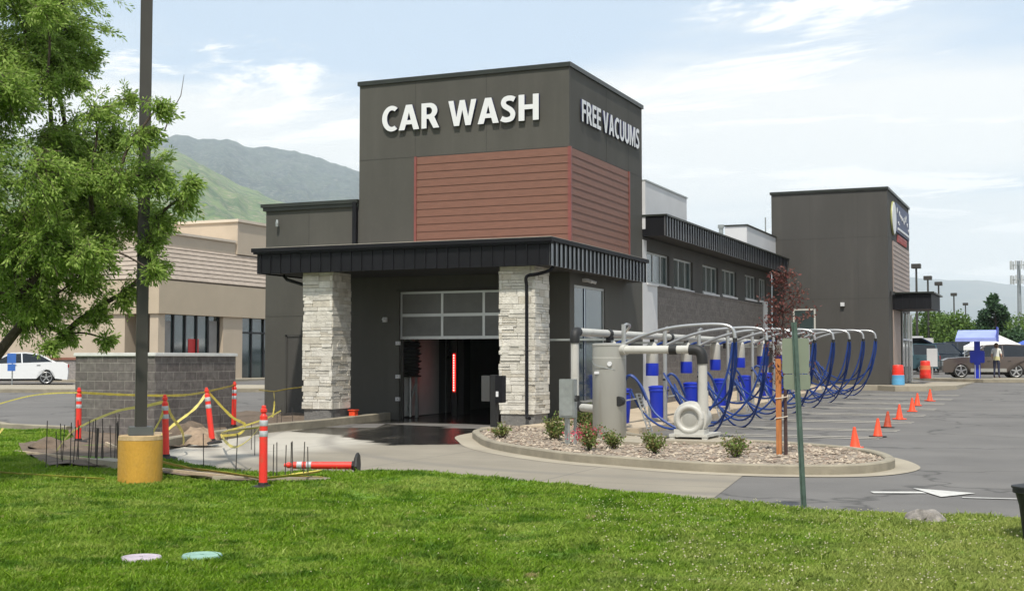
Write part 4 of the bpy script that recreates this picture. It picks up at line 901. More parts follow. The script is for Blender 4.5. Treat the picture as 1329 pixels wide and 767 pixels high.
# ================================================================== VACUUM PLANT
g0 = 0.13
def bez(p0, p1, p2, p3, n=22):
    P = [np.array(p, float) for p in (p0, p1, p2, p3)]
    return [tuple((1-t)**3*P[0]+3*(1-t)**2*t*P[1]+3*(1-t)*t*t*P[2]+t**3*P[3]) for t in np.linspace(0, 1, n)]
VG = 'vacuum stations in a row along the parking stalls'
def make_station():
    t = thing('vacuum_station', 'x', 'vacuum station', (0, 0, 0), VG)
    mb = MB(); mb.tube([(0, 0, -.12), (0, 0, 2.49)], .052, 12); mb.lathe([(.11, 0), (.11, .015)], (0, 0, .0), 12); mb.build('post', M['stainless'], t, True)
    mb = MB(); mb.tube(catmull([(0, 0, 2.04), (.5, 0, 2.25), (1.1, 0, 2.40), (1.8, 0, 2.46), (2.25, 0, 2.45), (2.45, 0, 2.36), (2.5, 0, 2.16)], 6), .040, 10); mb.build('arm', M['stainless'], t, True)
    mb = MB(); mb.tube(catmull([(0, 0, 2.46), (-.02, .3, 2.50), (-.15, .9, 2.47), (-.45, 1.5, 2.36), (-.6, 1.7, 2.26)], 5), .03, 8); mb.build('brace', M['stainless'], t, True)
    mb = MB(); mb.tube([(2.5, 0, 2.17), (2.5, 0, 2.06)], .05, 10); mb.build('cuff', M['rubber'], t, True)
    for j, (o, dz) in enumerate(((0, 0), (.16, -.20), (-.10, .55))):
        mb = MB(); mb.tube(bez((2.5-o*.3, 0+o*.3, 2.08), (2.42-o, .5, -.15+dz), (.9+o, 2.7, -.42+dz), (.12+o, 3.02, 1.28-o)), .024, 8)
        mb.build('hose', M['hose'], t, True)
    for o in (.1,):
        mb = MB(); mb.tube(bez((2.46, -.04, 2.08), (2.35-o, -.05, -.10+o*.4), (.75-o, .1, -.45+o), (.08, .1+o, 1.05)), .024, 8); mb.build('hose', M['hose'], t, True)
    mb = MB(); mb.tube(catmull([(-.02, .05, 1.22), (.14, .02, 1.36), (.30, .08, 1.22), (.42, .3, .82)], 5), .03, 8); mb.build('nozzle', M['hose'], t, True)
    mb = MB(); mb.bar((0, -.12, 1.22), (0, .16, 1.22), .05); mb.bar((0, .1, .95), (-.0, .3, .95), .04); mb.build('bracket', M['rubber'], t)
    # cyclone hung from the manifold
    mb = MB(); mb.lathe([(.05, 2.16), (.15, 2.06), (.155, 1.62), (.15, 1.61)], (-.6, .9, 0), 18); s = mb.build('separator', M['pvc'], t, True)
    mb = MB(); mb.lathe([(.157, 1.30), (.162, 1.31), (.162, 1.615)], (-.6, .9, 0), 18); mb.build('dirt_cup', M['blue'], s, True)
    mb = MB(); mb.tube([(-.6, .9, 2.3), (-.6, .9, 2.1)], .06, 10); mb.build('elbow', M['rubber'], s, True)
    mb = MB(); mb.tube(catmull([(-.5, .9, 2.06), (-.3, .85, 2.13), (0, .4, 2.10), (.1, .05, 2.05)], 5), .032, 8); mb.build('feed_hose', M['hose'], t, True)
    # floor-mat rack
    mb = MB(); a = Vector((.28, .15, .95)); b = Vector((.55, .15, .12))
    for y in (.02, .30): mb.bar((a.x, y, a.z), (b.x, y, b.z), .03)
    for i in range(12): q = a.lerp(b, i/11); mb.bar((q.x, .02, q.z), (q.x, .30, q.z), .045, .012)
    mb.bar((a.x, .16, a.z-.1), (0, .05, .8), .03)
    mb.build('mat_rack', M['alum'], t)
    return t
ordn = ['nearest', 'second', 'third', 'fourth', 'fifth', 'sixth', 'seventh', 'farthest']
st0 = make_station()
def make_can():
    t = thing('trash_can', 'x', 'trash can', (0, 0, 0), 'blue trash cans beside the vacuum posts')
    mb = MB(); mb.lathe([(.185, 0), (.19, .02), (.235, .66), (.25, .67), (.25, .72), (.235, .74)], (0, 0, 0), 24); mb.build('barrel', M['blue'], t, True)
    mb = MB(); mb.lathe([(.26, .742), (.26, .775), (.20, .80), (.02, .81)], (0, 0, 0), 24); mb.build('lid', M['blue'], t, True)
    mb = MB(); mb.tube([(0, .24, .6), (0, .30, .62), (0, .30, .52), (0, .24, .5)], .014, 6); mb.build('handle', M['blue'], t, True)
    mb = MB(); mb.bar((-.25, 0, .45), (-.25, 0, -.12), .05); mb.build('bracket', M['galv'], t)
    return t
can0 = make_can()
sts = [st0]+[copy_tree(st0) for _ in range(7)]; cans = [can0]+[copy_tree(can0) for _ in range(7)]
for k in range(8):
    y = 27.3+3.2*k; z = .12+gz(-9, y)+(.02 if k else 0)
    sts[k].location = (-9.0, y, gz(-9, y)); cans[k].location = (-9.42, y+.85+(.0 if k else .2), gz(-9, y)+.25)
    if k == 7:
        for c in list(sts[k].children):
            if c.name.startswith('hose'): c.scale = (1, .45, 1)
    sts[k]['label'] = ('%s vacuum arch of the row with its curved steel arm and looping blue hose' % ordn[k]).capitalize() if False else '%s curved steel vacuum arch of the row, counted from the big grey tank' % ordn[k]
    cans[k]['label'] = '%s blue trash can under the vacuum arches, counted from the big grey tank' % ordn[k]
mb = MB(); mb.tube(catmull([(-8.95, 27.2, 1.25), (-8.8, 27.1, 1.36), (-8.55, 27.1, 1.15), (-8.2, 27.0, .55), (-7.6, 26.9, .2), (-7.2, 26.9, .16)], 6), .026, 8)
mb.build('hose', M['hose'], st0, True)
# manifold
mf = thing('manifold_pipe', 'long pale overhead vacuum manifold pipe running behind the row of arches', 'pipe', (-9.6, 25.8, 0))
mb = MB(); mb.tube([(-9.6, 25.95, 2.3), (-9.6, 51, 2.3)], .085, 14); mb.build('main_pipe', M['pvc'], mf, True)
mb = MB(); mb.tube(catmull([(-9.6, 26.0, 2.3), (-9.6, 25.86, 2.28), (-9.6, 25.8, 2.2), (-9.6, 25.8, 2.06)], 4), .105, 14); mb.build('elbow', M['rubber'], mf, True)
mb = MB(); mb.tube([(-9.6, 25.8, 2.08), (-9.6, 25.8, .92)], .088, 14); mb.build('drop_pipe', M['pvc'], mf, True)
mb = MB(); mb.tube(catmull([(-9.6, 25.8, .95), (-9.6, 25.8, .78), (-9.5, 25.75, .72), (-9.35, 25.6, .7)], 4), .105, 14); mb.build('elbow', M['rubber'], mf, True)
mb = MB(); mb.tube([(-9.4, 25.65, .7), (-8.5, 24.6, .7)], .085, 14); mb.build('inlet_pipe', M['pvc'], mf, True)
for y in (28.0, 33.0, 39., 45.):
    mb = MB(); mb.tube([(-9.6, y-.09, 2.3), (-9.6, y+.09, 2.3)], .105, 14); mb.tube([(-9.6, y, 2.3), (-9.6, y, 2.05)], .06, 10); mb.build('coupling', M['rubber'], mf, True)
for y in (30., 36.4, 42.8, 49.):
    mb = MB(); mb.bar((-9.6, y, 2.2), (-11.9, y, 2.2), .05); mb.build('wall_bracket', M['galv'], mf)
# separator tank
tk = thing('separator_tank', 'tall grey cylindrical vacuum separator tank standing on the island pad', 'tank', (-8.42, 24.6, .13))
mb = MB(); mb.lathe([(.32, .02), (.335, .04), (.335, 1.84), (.345, 1.85), (.345, 1.885), (.30, 1.90), (.05, 1.91)], (-8.42, 24.6, .13), 40); mb.build('body', M['tank'], tk, True)
mb = MB(); mb.lathe([(.337, 1.60), (.339, 1.605), (.339, 1.615), (.337, 1.62)], (-8.42, 24.6, .13), 40)
mb.build('seam', M['pvc'], tk, True)
mb = MB(); mb.lathe([(.09, -.02), (.10, .0), (.10, .16), (.05, .18)], (-8.16, 24.38, .88), 20, 'y'); o = mb.build('port_cap', M['rubber'], tk, True)
mb = MB(); mb.box(-8.62, -8.52, 24.27, 24.30, 1.42, 1.47); mb.build('name_plate', M['white'], tk)
mb = MB(); mb.lathe([(.002, -.02), (.045, -.02), (.045, .02)], (-8.30, 24.275, 1.62), 16, 'y'); mb.build('gauge', M['white'], tk)
mb = MB(); mb.tube(catmull([(-8.75, 24.52, 1.68), (-8.62, 24.30, 1.60), (-8.42, 24.25, 1.55), (-8.2, 24.34, 1.50)], 4), .008, 6); mb.build('strap', M['galv'], tk)
for a in (.4, 2.5, 4.6):
    mb = MB(); x, y = -8.42+.3*math.cos(a), 24.6+.3*math.sin(a); mb.bar((x, y, .1), (x, y, .25), .05); mb.build('foot', M['galv'], tk)
mb = MB(); mb.tube([(-8.12, 24.5, 1.90), (-8.0, 24.45, 1.90)], .105, 14); mb.build('outlet', M['pvc'], tk, True)
# suction pipe
sp_ = thing('suction_pipe', 'cream pipe with black couplings from the tank top down to the blower', 'pipe', (-7.3, 24.45, 0))
mb = MB(); mb.tube([(-8.06, 24.45, 1.90), (-6.62, 24.45, 1.90)], .082, 14); mb.build('pipe', M['pvc'], sp_, True)
mb = MB(); mb.tube([(-7.12, 24.45, 1.90), (-6.97, 24.45, 1.90)], .10, 14); mb.build('coupling', M['rubber'], sp_, True)
mb = MB(); mb.tube(catmull([(-6.72, 24.45, 1.90), (-6.56, 24.45, 1.885), (-6.48, 24.45, 1.80), (-6.46, 24.45, 1.62)], 5), .105, 14); mb.build('elbow', M['rubber'], sp_, True)
mb = MB(); mb.tube([(-6.46, 24.45, 1.66), (-6.46, 24.45, .52)], .088, 14); mb.build('pipe', M['pvc'], sp_, True)
# blower
bl = thing('vacuum_blower', 'pale grey centrifugal vacuum blower with round snail housing on a concrete pad', 'blower', (-6.7, 24.6, .17))
bx, by, bz = -6.70, 24.35, .56
mb = MB(); mb.lathe([(.27, 0), (.33, .03), (.345, .12), (.33, .22), (.27, .25)], (bx, by, bz), 32, 'y'); mb.tube([(bx+.24, by+.12, bz), (bx+.24, by+.12, bz+.55)], .10, 14); mb.build('volute', M['pvc'], bl, True)
mb = MB()
n = 32
mb.tube([(bx+.235*math.cos(t), by-.02, bz+.235*math.sin(t)) for t in np.linspace(0, 2*math.pi, n)], .055, 10, False); mb.build('inlet_ring', M['pvc'], bl, True)
mb = MB(); mb.lathe([(.12, -.01), (.15, 0), (.15, .02)], (bx, by, bz), 24, 'y'); mb.build('hub', M['tank'], bl, True)
mb = MB(); mb.lathe([(.10, .25), (.22, .28), (.235, .33), (.235, .80), (.20, .86), (.08, .88)], (bx, by, bz), 28, 'y'); mb.build('motor', M['pvc'], bl, True)
mb = MB(); mb.box(bx-.38, bx+.38, by-.12, by+.95, .22, .27); mb.box(bx-.3, bx+.3, by-.05, by+.3, .27, .36)
for a in (-.32, .32):
    for c in (-.06, .85): mb.box(bx+a-.05, bx+a+.05, by+c-.05, by+c+.05, .16, .22)
mb.build('base_frame', M['pvc'], bl)
for nm, pl, z1 in (('equipment_pad', [(-9.2, 24.0), (-7.2, 23.2), (-6.9, 24.2), (-8.6, 25.6)], .155), ('equipment_pad', [(-7.15, 23.75), (-5.95, 23.75), (-5.95, 25.25), (-7.15, 25.3)], .175), ('kiosk_pad', [(-12.35, 26.95), (-11.75, 26.85), (-11.7, 27.4), (-12.3, 27.5)], .16)):
    mb = MB(); mb.prism(pl, .0, z1); tag(mb.build(nm, M['concrete'], bevel=.008), kind='structure')
# utility box
ub = thing('utility_box', 'grey electrical cabinet on two galvanised posts at the island edge', 'electrical box', (-8.58, 22.75, .1))
mb = MB(); mb.box(-8.76, -8.46, 22.68, 22.86, .62, 1.34); mb.build('cabinet', M['galv'], ub, bevel=.008)
mb = MB(); mb.box(-8.74, -8.48, 22.66, 22.679, .66, 1.30); mb.build('door', M['galv'], ub)
for x in (-8.70, -8.52):
    mb = MB(); mb.bar((x, 22.9, .0), (x, 22.9, 1.25), .045); mb.build('post', M['galv'], ub)
mb = MB(); mb.tube([(-8.60, 22.77, .62), (-8.60, 22.77, .1)], .025, 8); mb.build('conduit', M['galv'], ub, True)
mb = MB(); mb.box(-8.42, -8.44, 22.7, 22.75, .98, 1.04); mb.lathe([(.03, 0), (.03, .04)], (-8.45, 22.7, .95), 10, 'x'); mb.build('switch', M['rubber'], ub)
# payment / entry reader
kk = thing('access_kiosk', 'slim black card reader post standing before the right stone column', 'kiosk', (-12.1, 27.2, .16))
mb = MB(); mb.box(-12.17, -12.02, 27.12, 27.28, .16, 1.36); mb.build('post', M['rubber'], kk, bevel=.006)
mb = MB(); mb.box(-12.02, -11.86, 27.05, 27.33, .72, 1.34); mb.build('reader_box', M['blackmetal'], kk, bevel=.01)
mb = MB(); mb.box(-12.40, -12.19, 27.14, 27.17, .75, 1.34); mb.build('side_panel', mat('smoked panel', (.05, .05, .05), .3), kk)
mb = MB(); mb.box(-11.99, -11.93, 27.035, 27.049, .86, .98); mb.build('card_slot', M['white'], kk)
# red box beside the left column
rx = thing('red_box', 'small red plastic box on the ground beside the left stone column', 'box', (-17.35, 29.9, .2))
mb = MB(); mb.box(-17.45, -17.27, 29.75, 29.93, .2, .36); mb.build('body', M['orangecone'], rx, bevel=.01)
mb = MB(); mb.box(-17.47, -17.25, 29.73, 29.95, .362, .385); mb.build('lid', M['orangecone'], rx)

# ================================================================== LAMP POLE
lp = thing('street_lamp', 'tall dark square light pole on a yellow round concrete base in the lawn', 'lamp pole', (-11.75, 14.5, 0))
lx, ly = -11.79, 14.45
mb = MB(); mb.lathe([(.300, -.1), (.300, .58), (.296, .60)], (lx, ly, 0), 48); b = mb.build('concrete_base', M['yellowconc'], lp, True)
mb = MB(); mb.lathe([(.300, .600), (.292, .655), (.270, .662)], (lx, ly, 0), 48); mb.build('base_collar', M['bareconc'], b, True)
a = R_(23.2+20)
def rbox(mb, cx_, cy_, w, z0, z1, w1=None):
    w1 = w1 or w; v = []
    for z, q in ((z0, w), (z1, w1)):
        for k in range(4): t = a+math.pi/4+k*math.pi/2; v.append((cx_+q/2*1.414*math.cos(t), cy_+q/2*1.414*math.sin(t), z))
    mb.add(v, [(0, 1, 2, 3), (4, 5, 6, 7), (0, 1, 5, 4), (1, 2, 6, 5), (2, 3, 7, 6), (3, 0, 4, 7)])
mb = MB(); rbox(mb, lx, ly, .155, .66, 9.2); mb.build('pole', M['bronze'], lp, bevel=.008)
mb = MB(); rbox(mb, lx, ly, .33, .66, .78, .31); mb.build('base_cover', mat('grey base cover', (.10, .105, .10), .5, .3), lp, bevel=.008)
mb = MB(); mb.box(lx-.35, lx+.35, ly-1.0, ly-.2, 9.1, 9.25); mb.bar((lx, ly, 9.15), (lx, ly-.3, 9.15), .08); h = mb.build('lamp_head', M['bronze'], lp)
mb = MB(); mb.box(lx-.3, lx+.3, ly-.95, ly-.3, 9.08, 9.098); mb.build('lens', M['frost'], h)

# ================================================================== SIGN POST
sg = thing('sign_post', 'green steel post carrying the blank grey-green back of a road sign', 'road sign', (-2.69, 14.5, 0))
mb = MB(); p0 = Vector((-2.69, 14.5, -.05)); p1 = Vector((-2.78, 14.5, 2.12))
rr = Vector((.92, .39, 0)); ff = Vector((-.39, .92, 0))
def chan(mb, p0, p1):
    w = .032; pts = [(-w, 0), (-w*.9, .004), (-w*.45, .004), (-w*.4, -.02), (w*.4, -.02), (w*.45, .004), (w*.9, .004), (w, 0), (w*.5, -.003), (w*.45, -.027), (-w*.45, -.027), (-w*.5, -.003)]
    v = []
    for p in (p0, p1):
        for u, q in pts: v.append(p+rr*u+ff*q)
    n = len(pts); mb.add(v, [tuple(range(n))[::-1], tuple(range(n, 2*n))]+[(i, (i+1) % n, n+(i+1) % n, n+i) for i in range(n)])
chan(mb, p0, p1); mb.build('post', M['greenpost'], sg)
def plate(mb, c, w, h, r=.03, th=.004):
    pts = []
    for sx, sy, a0 in ((1, 1, 0), (-1, 1, 90), (-1, -1, 180), (1, -1, 270)):
        for k in range(5): t = R_(a0+k*22.5); pts.append((sx*(w/2-r)+r*math.cos(t), sy*(h/2-r)+r*math.sin(t)))
    v = []
    for d in (0, th):
        for u, z in pts: v.append(c+rr*u+Vector((0, 0, z))+ff*d)
    n = len(pts); mb.add(v, [tuple(range(n))[::-1], tuple(range(n, 2*n))]+[(i, (i+1) % n, n+(i+1) % n, n+i) for i in range(n)])
for zc_, h_ in ((1.745, .395), (1.455, .17)):
    mb = MB(); c = p0.lerp(p1, (zc_+.05)/2.17)+ff*.012; plate(mb, c, .30, h_, .028); o = mb.build('sign_plate', M['signback'], sg)
    mb = MB(); mb.lathe([(.009, -.034), (.009, -.006)], (c.x, c.y, c.z+h_*.3), 8, 'y'); mb.build('bolt', M['galv'], o)

# ================================================================== DELINEATORS
def make_tube(base=True, rz=0):
    t = thing('delineator_post', 'x', 'delineator post', (0, 0, 0), 'orange delineator posts around the dug-up bed')
    mb = MB(); mb.lathe([(.058, .0), (.056, .04), (.053, .80), (.050, .93), (.034, .945), (.030, .97), (.044, .985), (.044, 1.02), (.030, 1.03), (.030, 1.06), (.02, 1.07)], (0, 0, 0), 20); mb.build('tube', M['orange'], t, True)
    for z in (.70, .84):
        mb = MB(); mb.lathe([(.0545, z-.04), (.0555, z-.038), (.0553, z+.035), (.0542, z+.037)], (0, 0, 0), 20); mb.build('reflective_band', M['reflect'], t, True)
    if base:
        mb = MB(); mb.lathe([(.19, -.04), (.19, -.01), (.16, .01), (.07, .03), (.065, .06)], (0, 0, 0), 8); mb.build('rubber_base', M['rubber'], t)
    return t
dl = make_tube()
DP = [((-9.75, 14.42, .03), (0, 0), 'upright orange delineator nearest the camera, between the lamp pole and the door', 1.0),
      ((-14.1, 17.95, .04), (R_(1), R_(-1.5)), 'orange delineator just right of the yellow lamp base', 1.0),
      ((-15.35, 20.95, .10), (R_(2), R_(-7)), 'leaning orange delineator against the curved kerb', 1.0),
      ((-18.22, 24.6, .12), (0, R_(1)), 'orange delineator at the right end of the block wall', 1.02),
      ((-18.1, 20.3, .08), (0, 0), 'orange delineator at the left end of the block wall', 1.0),
      ((-9.72, 16.62, .13), (0, R_(-90)), 'orange delineator lying on its side in front of the driveway', 1.0)]
DP[3] = ((onx := -18.05, 25.45, .12), (0, R_(1)), DP[3][2], 1.02)
dls = [dl]+[copy_tree(dl) for _ in range(5)]
for o, (loc, rot, lab, sc) in zip(dls, DP): o.location = loc; o.rotation_euler = (rot[0], rot[1], 0); o['label'] = lab
dls[5].rotation_euler = (0, R_(-90), R_(20)); dls[5].location = (-9.62, 16.62, .15)
# ---- caution tape
def tape(pts, label, w=.06, seed=0, width_jit=.3):
    rnd = random.Random(seed); P = [Vector(p) for p in catmull(pts, 10)]; v = []; n = len(P); tw = rnd.uniform(0, 6)
    for i, p in enumerate(P):
        d = (P[min(i+1, n-1)]-P[max(i-1, 0)]).normalized(); tw += rnd.uniform(-.10, .16)
        a = d.cross(Vector((0, 0, 1))); a = a.normalized() if a.length > .05 else Vector((1, 0, 0)); b = a.cross(d)
        q = (a*math.sin(tw*.5)*.6+b*(.75+.3*math.cos(tw))).normalized(); k = w/2*.8*(.7+width_jit*rnd.random()); nn = d.cross(q)*.0015
        v += [p+q*k+nn, p-q*k+nn, p-q*k-nn, p+q*k-nn]
    mb = MB(); mb.add(v, [(i*4+k, i*4+(k+1) % 4, i*4+4+(k+1) % 4, i*4+4+k) for i in range(n-1) for k in range(4)]+[(0, 3, 2, 1), (n*4-4, n*4-3, n*4-2, n*4-1)])
    return tag(mb.build('caution_tape', M['tape'], smooth=True), label, 'caution tape', 'yellow caution tape strung round the dug-up bed')
tp = lambda i, h=1.0: (DP[i][0][0], DP[i][0][1], DP[i][0][2]+h)
A, B, C_, D_, E_ = (tp(4, .97), tp(1, .96), tp(2, .98), tp(3, .98), tp(0, .86))
C_ = (C_[0]-.12, C_[1], C_[2])
tape([A, (-17.6, 20.9, 1.0), (-16.9, 21.6, .97), (-17.0, 22.7, .99), D_], 'yellow tape stretched along the front of the block wall', .07, 1)
tape([A, (-20.0, 21.0, .95), (-22.5, 21.8, .55), (-26, 23, .1)], 'yellow tape running off from the left delineator to the left edge', .04, 2)
tape([B, (-14.4, 17.8, .92), (-14.9, 17.6, .82), (-15.6, 17.4, .50), (-15.9, 17.3, .14)], 'yellow tape sloping from the lamp base delineator to the rebar cluster', .08, 3)
tape([B, (-14.2, 18.2, .75), (-14.5, 18.9, .42), (-15.0, 19.6, .14)], 'loose yellow tape hanging from the delineator beside the lamp base', .07, 4)
tape([B, (-14.15, 17.85, .7), (-14.3, 17.8, .35), (-13.95, 17.6, .06)], 'yellow tape tail dropping straight down behind the lamp base', .06, 14)
tape([C_, (-15.6, 20.7, .75), (-15.9, 20.4, .42), (-16.1, 20.2, .14)], 'yellow tape falling left from the leaning delineator', .08, 5)
tape([C_, (-15.1, 21.2, .6), (-14.9, 21.4, .42), (-14.9, 21.2, .26), (-15.4, 21.3, .2)], 'yellow tape falling right from the leaning delineator', .07, 6)
tape([E_, (-10.3, 14.9, .62), (-11.6, 16.4, .38), (-13.2, 18.4, .30), (-14.9, 20.6, .28)], 'long yellow tape sagging from the nearest delineator to the leaning one', .06, 7)
tape([(-13.5, 16.4, .42), (-13.0, 16.1, .22), (-12.0, 15.7, .12), (-11.2, 15.3, .12), (-10.3, 14.9, .11), (-9.8, 14.5, .13)], 'yellow tape lying along the trench right of the lamp base', .09, 8)
tape([(-9.75, 14.5, .14), (-9.5, 15.0, .16), (-9.6, 15.6, .15), (-9.9, 15.3, .10), (-9.3, 15.2, .10)], 'crumpled yellow tape near the fallen delineator', .08, 9)
tape([(-17.2, 17.4, .5), (-16.6, 16.5, .28), (-15.7, 15.2, .10), (-14.6, 14.4, .09), (-13.3, 14.1, .09), (-12.1, 14.1, .08)], 'yellow tape lying on the grass left of the lamp base', .05, 10)
tape([(-19.9, 29.2, .9), (-19.5, 29.3, .86), (-19.1, 29.4, .93), (-18.45, 29.5, 1.0)], 'yellow tape tied to the left stone column', .06, 11)
tape([(-19.5, 29.3, .86), (-19.48, 29.3, .5), (-19.5, 29.25, .15)], 'yellow tape end dangling near the left stone column', .06, 12)
tape([(-17.1, 26.0, .5), (-15.9, 23.5, .42), (-14.4, 20.0, .36), (-12.5, 17.6, .55), (-9.95, 14.7, .8)], 'slack tape reaching from the far kerb to the nearest delineator', .05, 13)
# ---- rebar
rbm = MB(); rbm.tube([(0, 0, -.1), (0, 0, .55)], .007, 6); rb0 = rbm.build('rebar_stake', M['rebar']); tag(rb0, 'thin upright rebar stake sticking out of the dug-up bed', 'rebar', 'rebar stakes standing in the bed')
rnd = random.Random(12); RP = []
for i in range(24): u_ = rnd.random(); q_ = rnd.random(); RP.append((-13.15-1.25*u_-1.2*q_, 15.15+.15*u_+2.0*q_, rnd.uniform(.95, 1.4)))
RP += [(-12.44, 16.76, .9), (-11.41, 16.16, 1.0), (-10.75, 15.9, .95), (-13.3, 19.4, .8), (-14.2, 20.6, .8), (-15.9, 22.2, .8), (-17.6, 24.3, .8), (-18.2, 27.5, .9), (-18.6, 28.3, .9), (-17.8, 27.6, .8)]
RP += [(-10.35+.105*i+rnd.uniform(-.02, .02), 15.42+.12*math.sin(i*2.2)-.02*i, rnd.uniform(.80, .95)) for i in range(8)]
for i, (x, y, s) in enumerate(RP):
    o = rb0 if i == 0 else rb0.copy()
    if i: COL.objects.link(o)
    if i >= len(RP)-8: tag(o, 'thin upright rebar stake in the row behind the fallen delineator', 'rebar', 'rebar stakes behind the fallen delineator')
    elif i >= 24: tag(o, 'lone rebar stake standing between the lamp base and the curved kerb', 'rebar', 'scattered rebar stakes along the bed')
    else: tag(o, 'rebar stake in the thick cluster left of the yellow lamp base', 'rebar', 'rebar cluster left of the lamp base')
    o.location = (x, y, .05); o.scale = (1, 1, s); o.rotation_euler = (rnd.uniform(-.05, .05), rnd.uniform(-.06, .06), 0)
for i, (p, q, lab) in enumerate((((-17.1, 17.6, .10), (-13.7, 16.2, .12), 'pale form board along the near side of the dug-up bed'), ((-13.1, 15.85, .10), (-10.6, 14.95, .10), 'form board in the trench right of the lamp base'), ((-10.9, 14.9, .09), (-9.2, 15.2, .10), 'short form board in front of the fallen delineator'), ((-16.8, 19.6, .14), (-14.9, 17.9, .13), 'plank laid across the middle of the dug-up bed'), ((-18.5, 22.3, .18), (-16.5, 21.9, .18), 'plank in front of the block wall corner'))):
    mb = MB(); mb.bar((p[0], p[1], p[2]-.03), (q[0], q[1], q[2]-.03), .05, .07); tag(mb.build('form_board', M['wood'] if i != 2 else M['concrete'], bevel=.004), lab, 'board', 'form boards in the dug-up bed')
mb = MB(); mb.prism([(-14.0, 15.9), (-13.2, 15.6), (-13.0, 15.9), (-13.8, 16.2)], .0, .17); tag(mb.build('concrete_pad', M['concrete']), 'small fresh concrete block left of the lamp base', 'concrete block')
for i, (x, y, s) in enumerate(((-16.3, 21.8, .45), (-17.0, 22.4, .55), (-15.6, 20.9, .30), (-17.3, 18.6, .35))):
    mb = MB(); vs = []; n = 9
    prof = [(s*(1-t)**.5*1.0, s*.55*t) for t in np.linspace(0, .98, 6)]
    mb.lathe(prof, (x, y, .08), 14)
    mb.v = [(a+.12*s*mnoise.noise(Vector((a*6, b*6, c*6))), b+.12*s*mnoise.noise(Vector((a*6, b*6+9, c*6))), c+.2*s*mnoise.noise(Vector((a*5, b*5, 3)))) for a, b, c in mb.v]
    tag(mb.build('soil_pile', M['dirt'] if i % 2 else mat('light soil', (.30, .22, .15), .95, var=.3, scale=8, bump=1), smooth=True), ['pale soil pile in front of the block wall corner', 'dark soil pile against the block wall', 'pale low soil pile beside the leaning delineator', 'dark soil pile left of the rebar cluster'][i], 'soil pile', 'soil piles in the dug-up bed')

# ================================================================== CONES
def make_cone(m, dark=False):
    t = thing('traffic_cone', 'x', 'traffic cone', (0, 0, 0), 'orange cones lined up beside the vacuum stalls')
    mb = MB(); mb.lathe([(.105, .025), (.098, .04), (.030, .385), (.026, .41), (.018, .412)], (0, 0, 0), 24); mb.build('cone_body', m, t, True)
    mb = MB(); mb.prism([(-.15, -.12), (-.12, -.15), (.12, -.15), (.15, -.12), (.15, .12), (.12, .15), (-.12, .15), (-.15, .12)], 0.002, .026); mb.build('cone_base', M['rubber'] if dark else m, t, bevel=.004)
    return t
cn = make_cone(M['orangecone']); cd = make_cone(M['darkcone'], True); ce = make_cone(M['orangecone'], True)
CP = [(-3.74, 25.46, cn, 'nearest bright orange cone in the line'), (-3.83, 29.4, ce, 'second cone from the front, on a black base'), (-4.1, 33.3, cd, 'third cone from the front, dull and dirty orange'), (-4.2, 36.7, cn, 'fourth orange cone from the front of the line'), (-4.26, 40.5, cn, 'fifth orange cone, left one of the close pair'), (-4.45, 43.8, cn, 'sixth orange cone, right and rear one of the close pair'), (-4.35, 47.0, cn, 'rearmost orange cone of the line')]
used = set()
for x, y, p, lab in CP:
    o = p if id(p) not in used else copy_tree(p); used.add(id(p)); o.location = (x, y, gz(x, y)+.004); o['label'] = lab; o.rotation_euler = (random.uniform(-.03, .03), random.uniform(-.04, .04), random.random())
# striped barrels
def barrel(loc, cols, label):
    t = thing('traffic_barrel', label, 'barrel', loc, 'traffic barrels by the office corner')
    prof = [(.27, 0), (.27, .22), (.26, .23), (.26, .42), (.245, .43), (.245, .62), (.23, .63), (.225, .80), (.20, .84), (.05, .85)]
    for (a, b), c in zip(((0, 4), (3, 6), (5, 10)), cols):
        mb = MB(); mb.lathe([(loc[0]*0+r, z) for r, z in prof[a:b]], loc, 24); mb.build('band', c, t, True)
    return t
bm_ = mat('light blue plastic', (.10, .33, .55), .5)
barrel((-6.55, 57.0, gz(-6, 57)+.18), [bm_, M['orange'], M['orange']], 'traffic barrel with orange top and light blue bottom at the office corner')
barrel((-6.2, 65.0, gz(-6, 65)+.2), [M['orange'], mat('pale orange', (.7, .2, .08), .6), M['orange']], 'all orange traffic barrel standing behind the blue one')

# ================================================================== SMALL LAWN THINGS
bn = thing('waste_bin', 'black plastic bin at the right edge of the lawn', 'bin', (-.25, 12.9, .0))
mb = MB(); mb.lathe([(.13, 0), (.135, .02), (.17, .36), (.20, .47), (.225, .48), (.225, .52)], (-.25, 12.9, .0), 24); mb.build('body', M['rubber'], bn, True)
mb = MB(); mb.lathe([(.235, .522), (.235, .54), (.12, .56), (.02, .565)], (-.25, 12.9, .0), 24); mb.build('lid', M['rubber'], bn, True)
mb = MB(); rp = [(.18*math.cos(t)**1*1.0, .0) for t in (0,)]
mb.lathe([(.20*math.sqrt(1-t*t), .14*t) for t in np.linspace(-.2, .98, 9)], (-1.33, 13.9, .04), 18)
mb.v = [(x+.09*mnoise.noise(Vector((x*7, y*7, z*7))), y+.07*mnoise.noise(Vector((x*7, y*7+5, z*7))), z+.07*mnoise.noise(Vector((x*6, y*6, 3)))) for x, y, z in mb.v]
tag(mb.build('boulder', M['rock'], smooth=True), 'small speckled grey boulder in the grass near the right edge', 'rock')
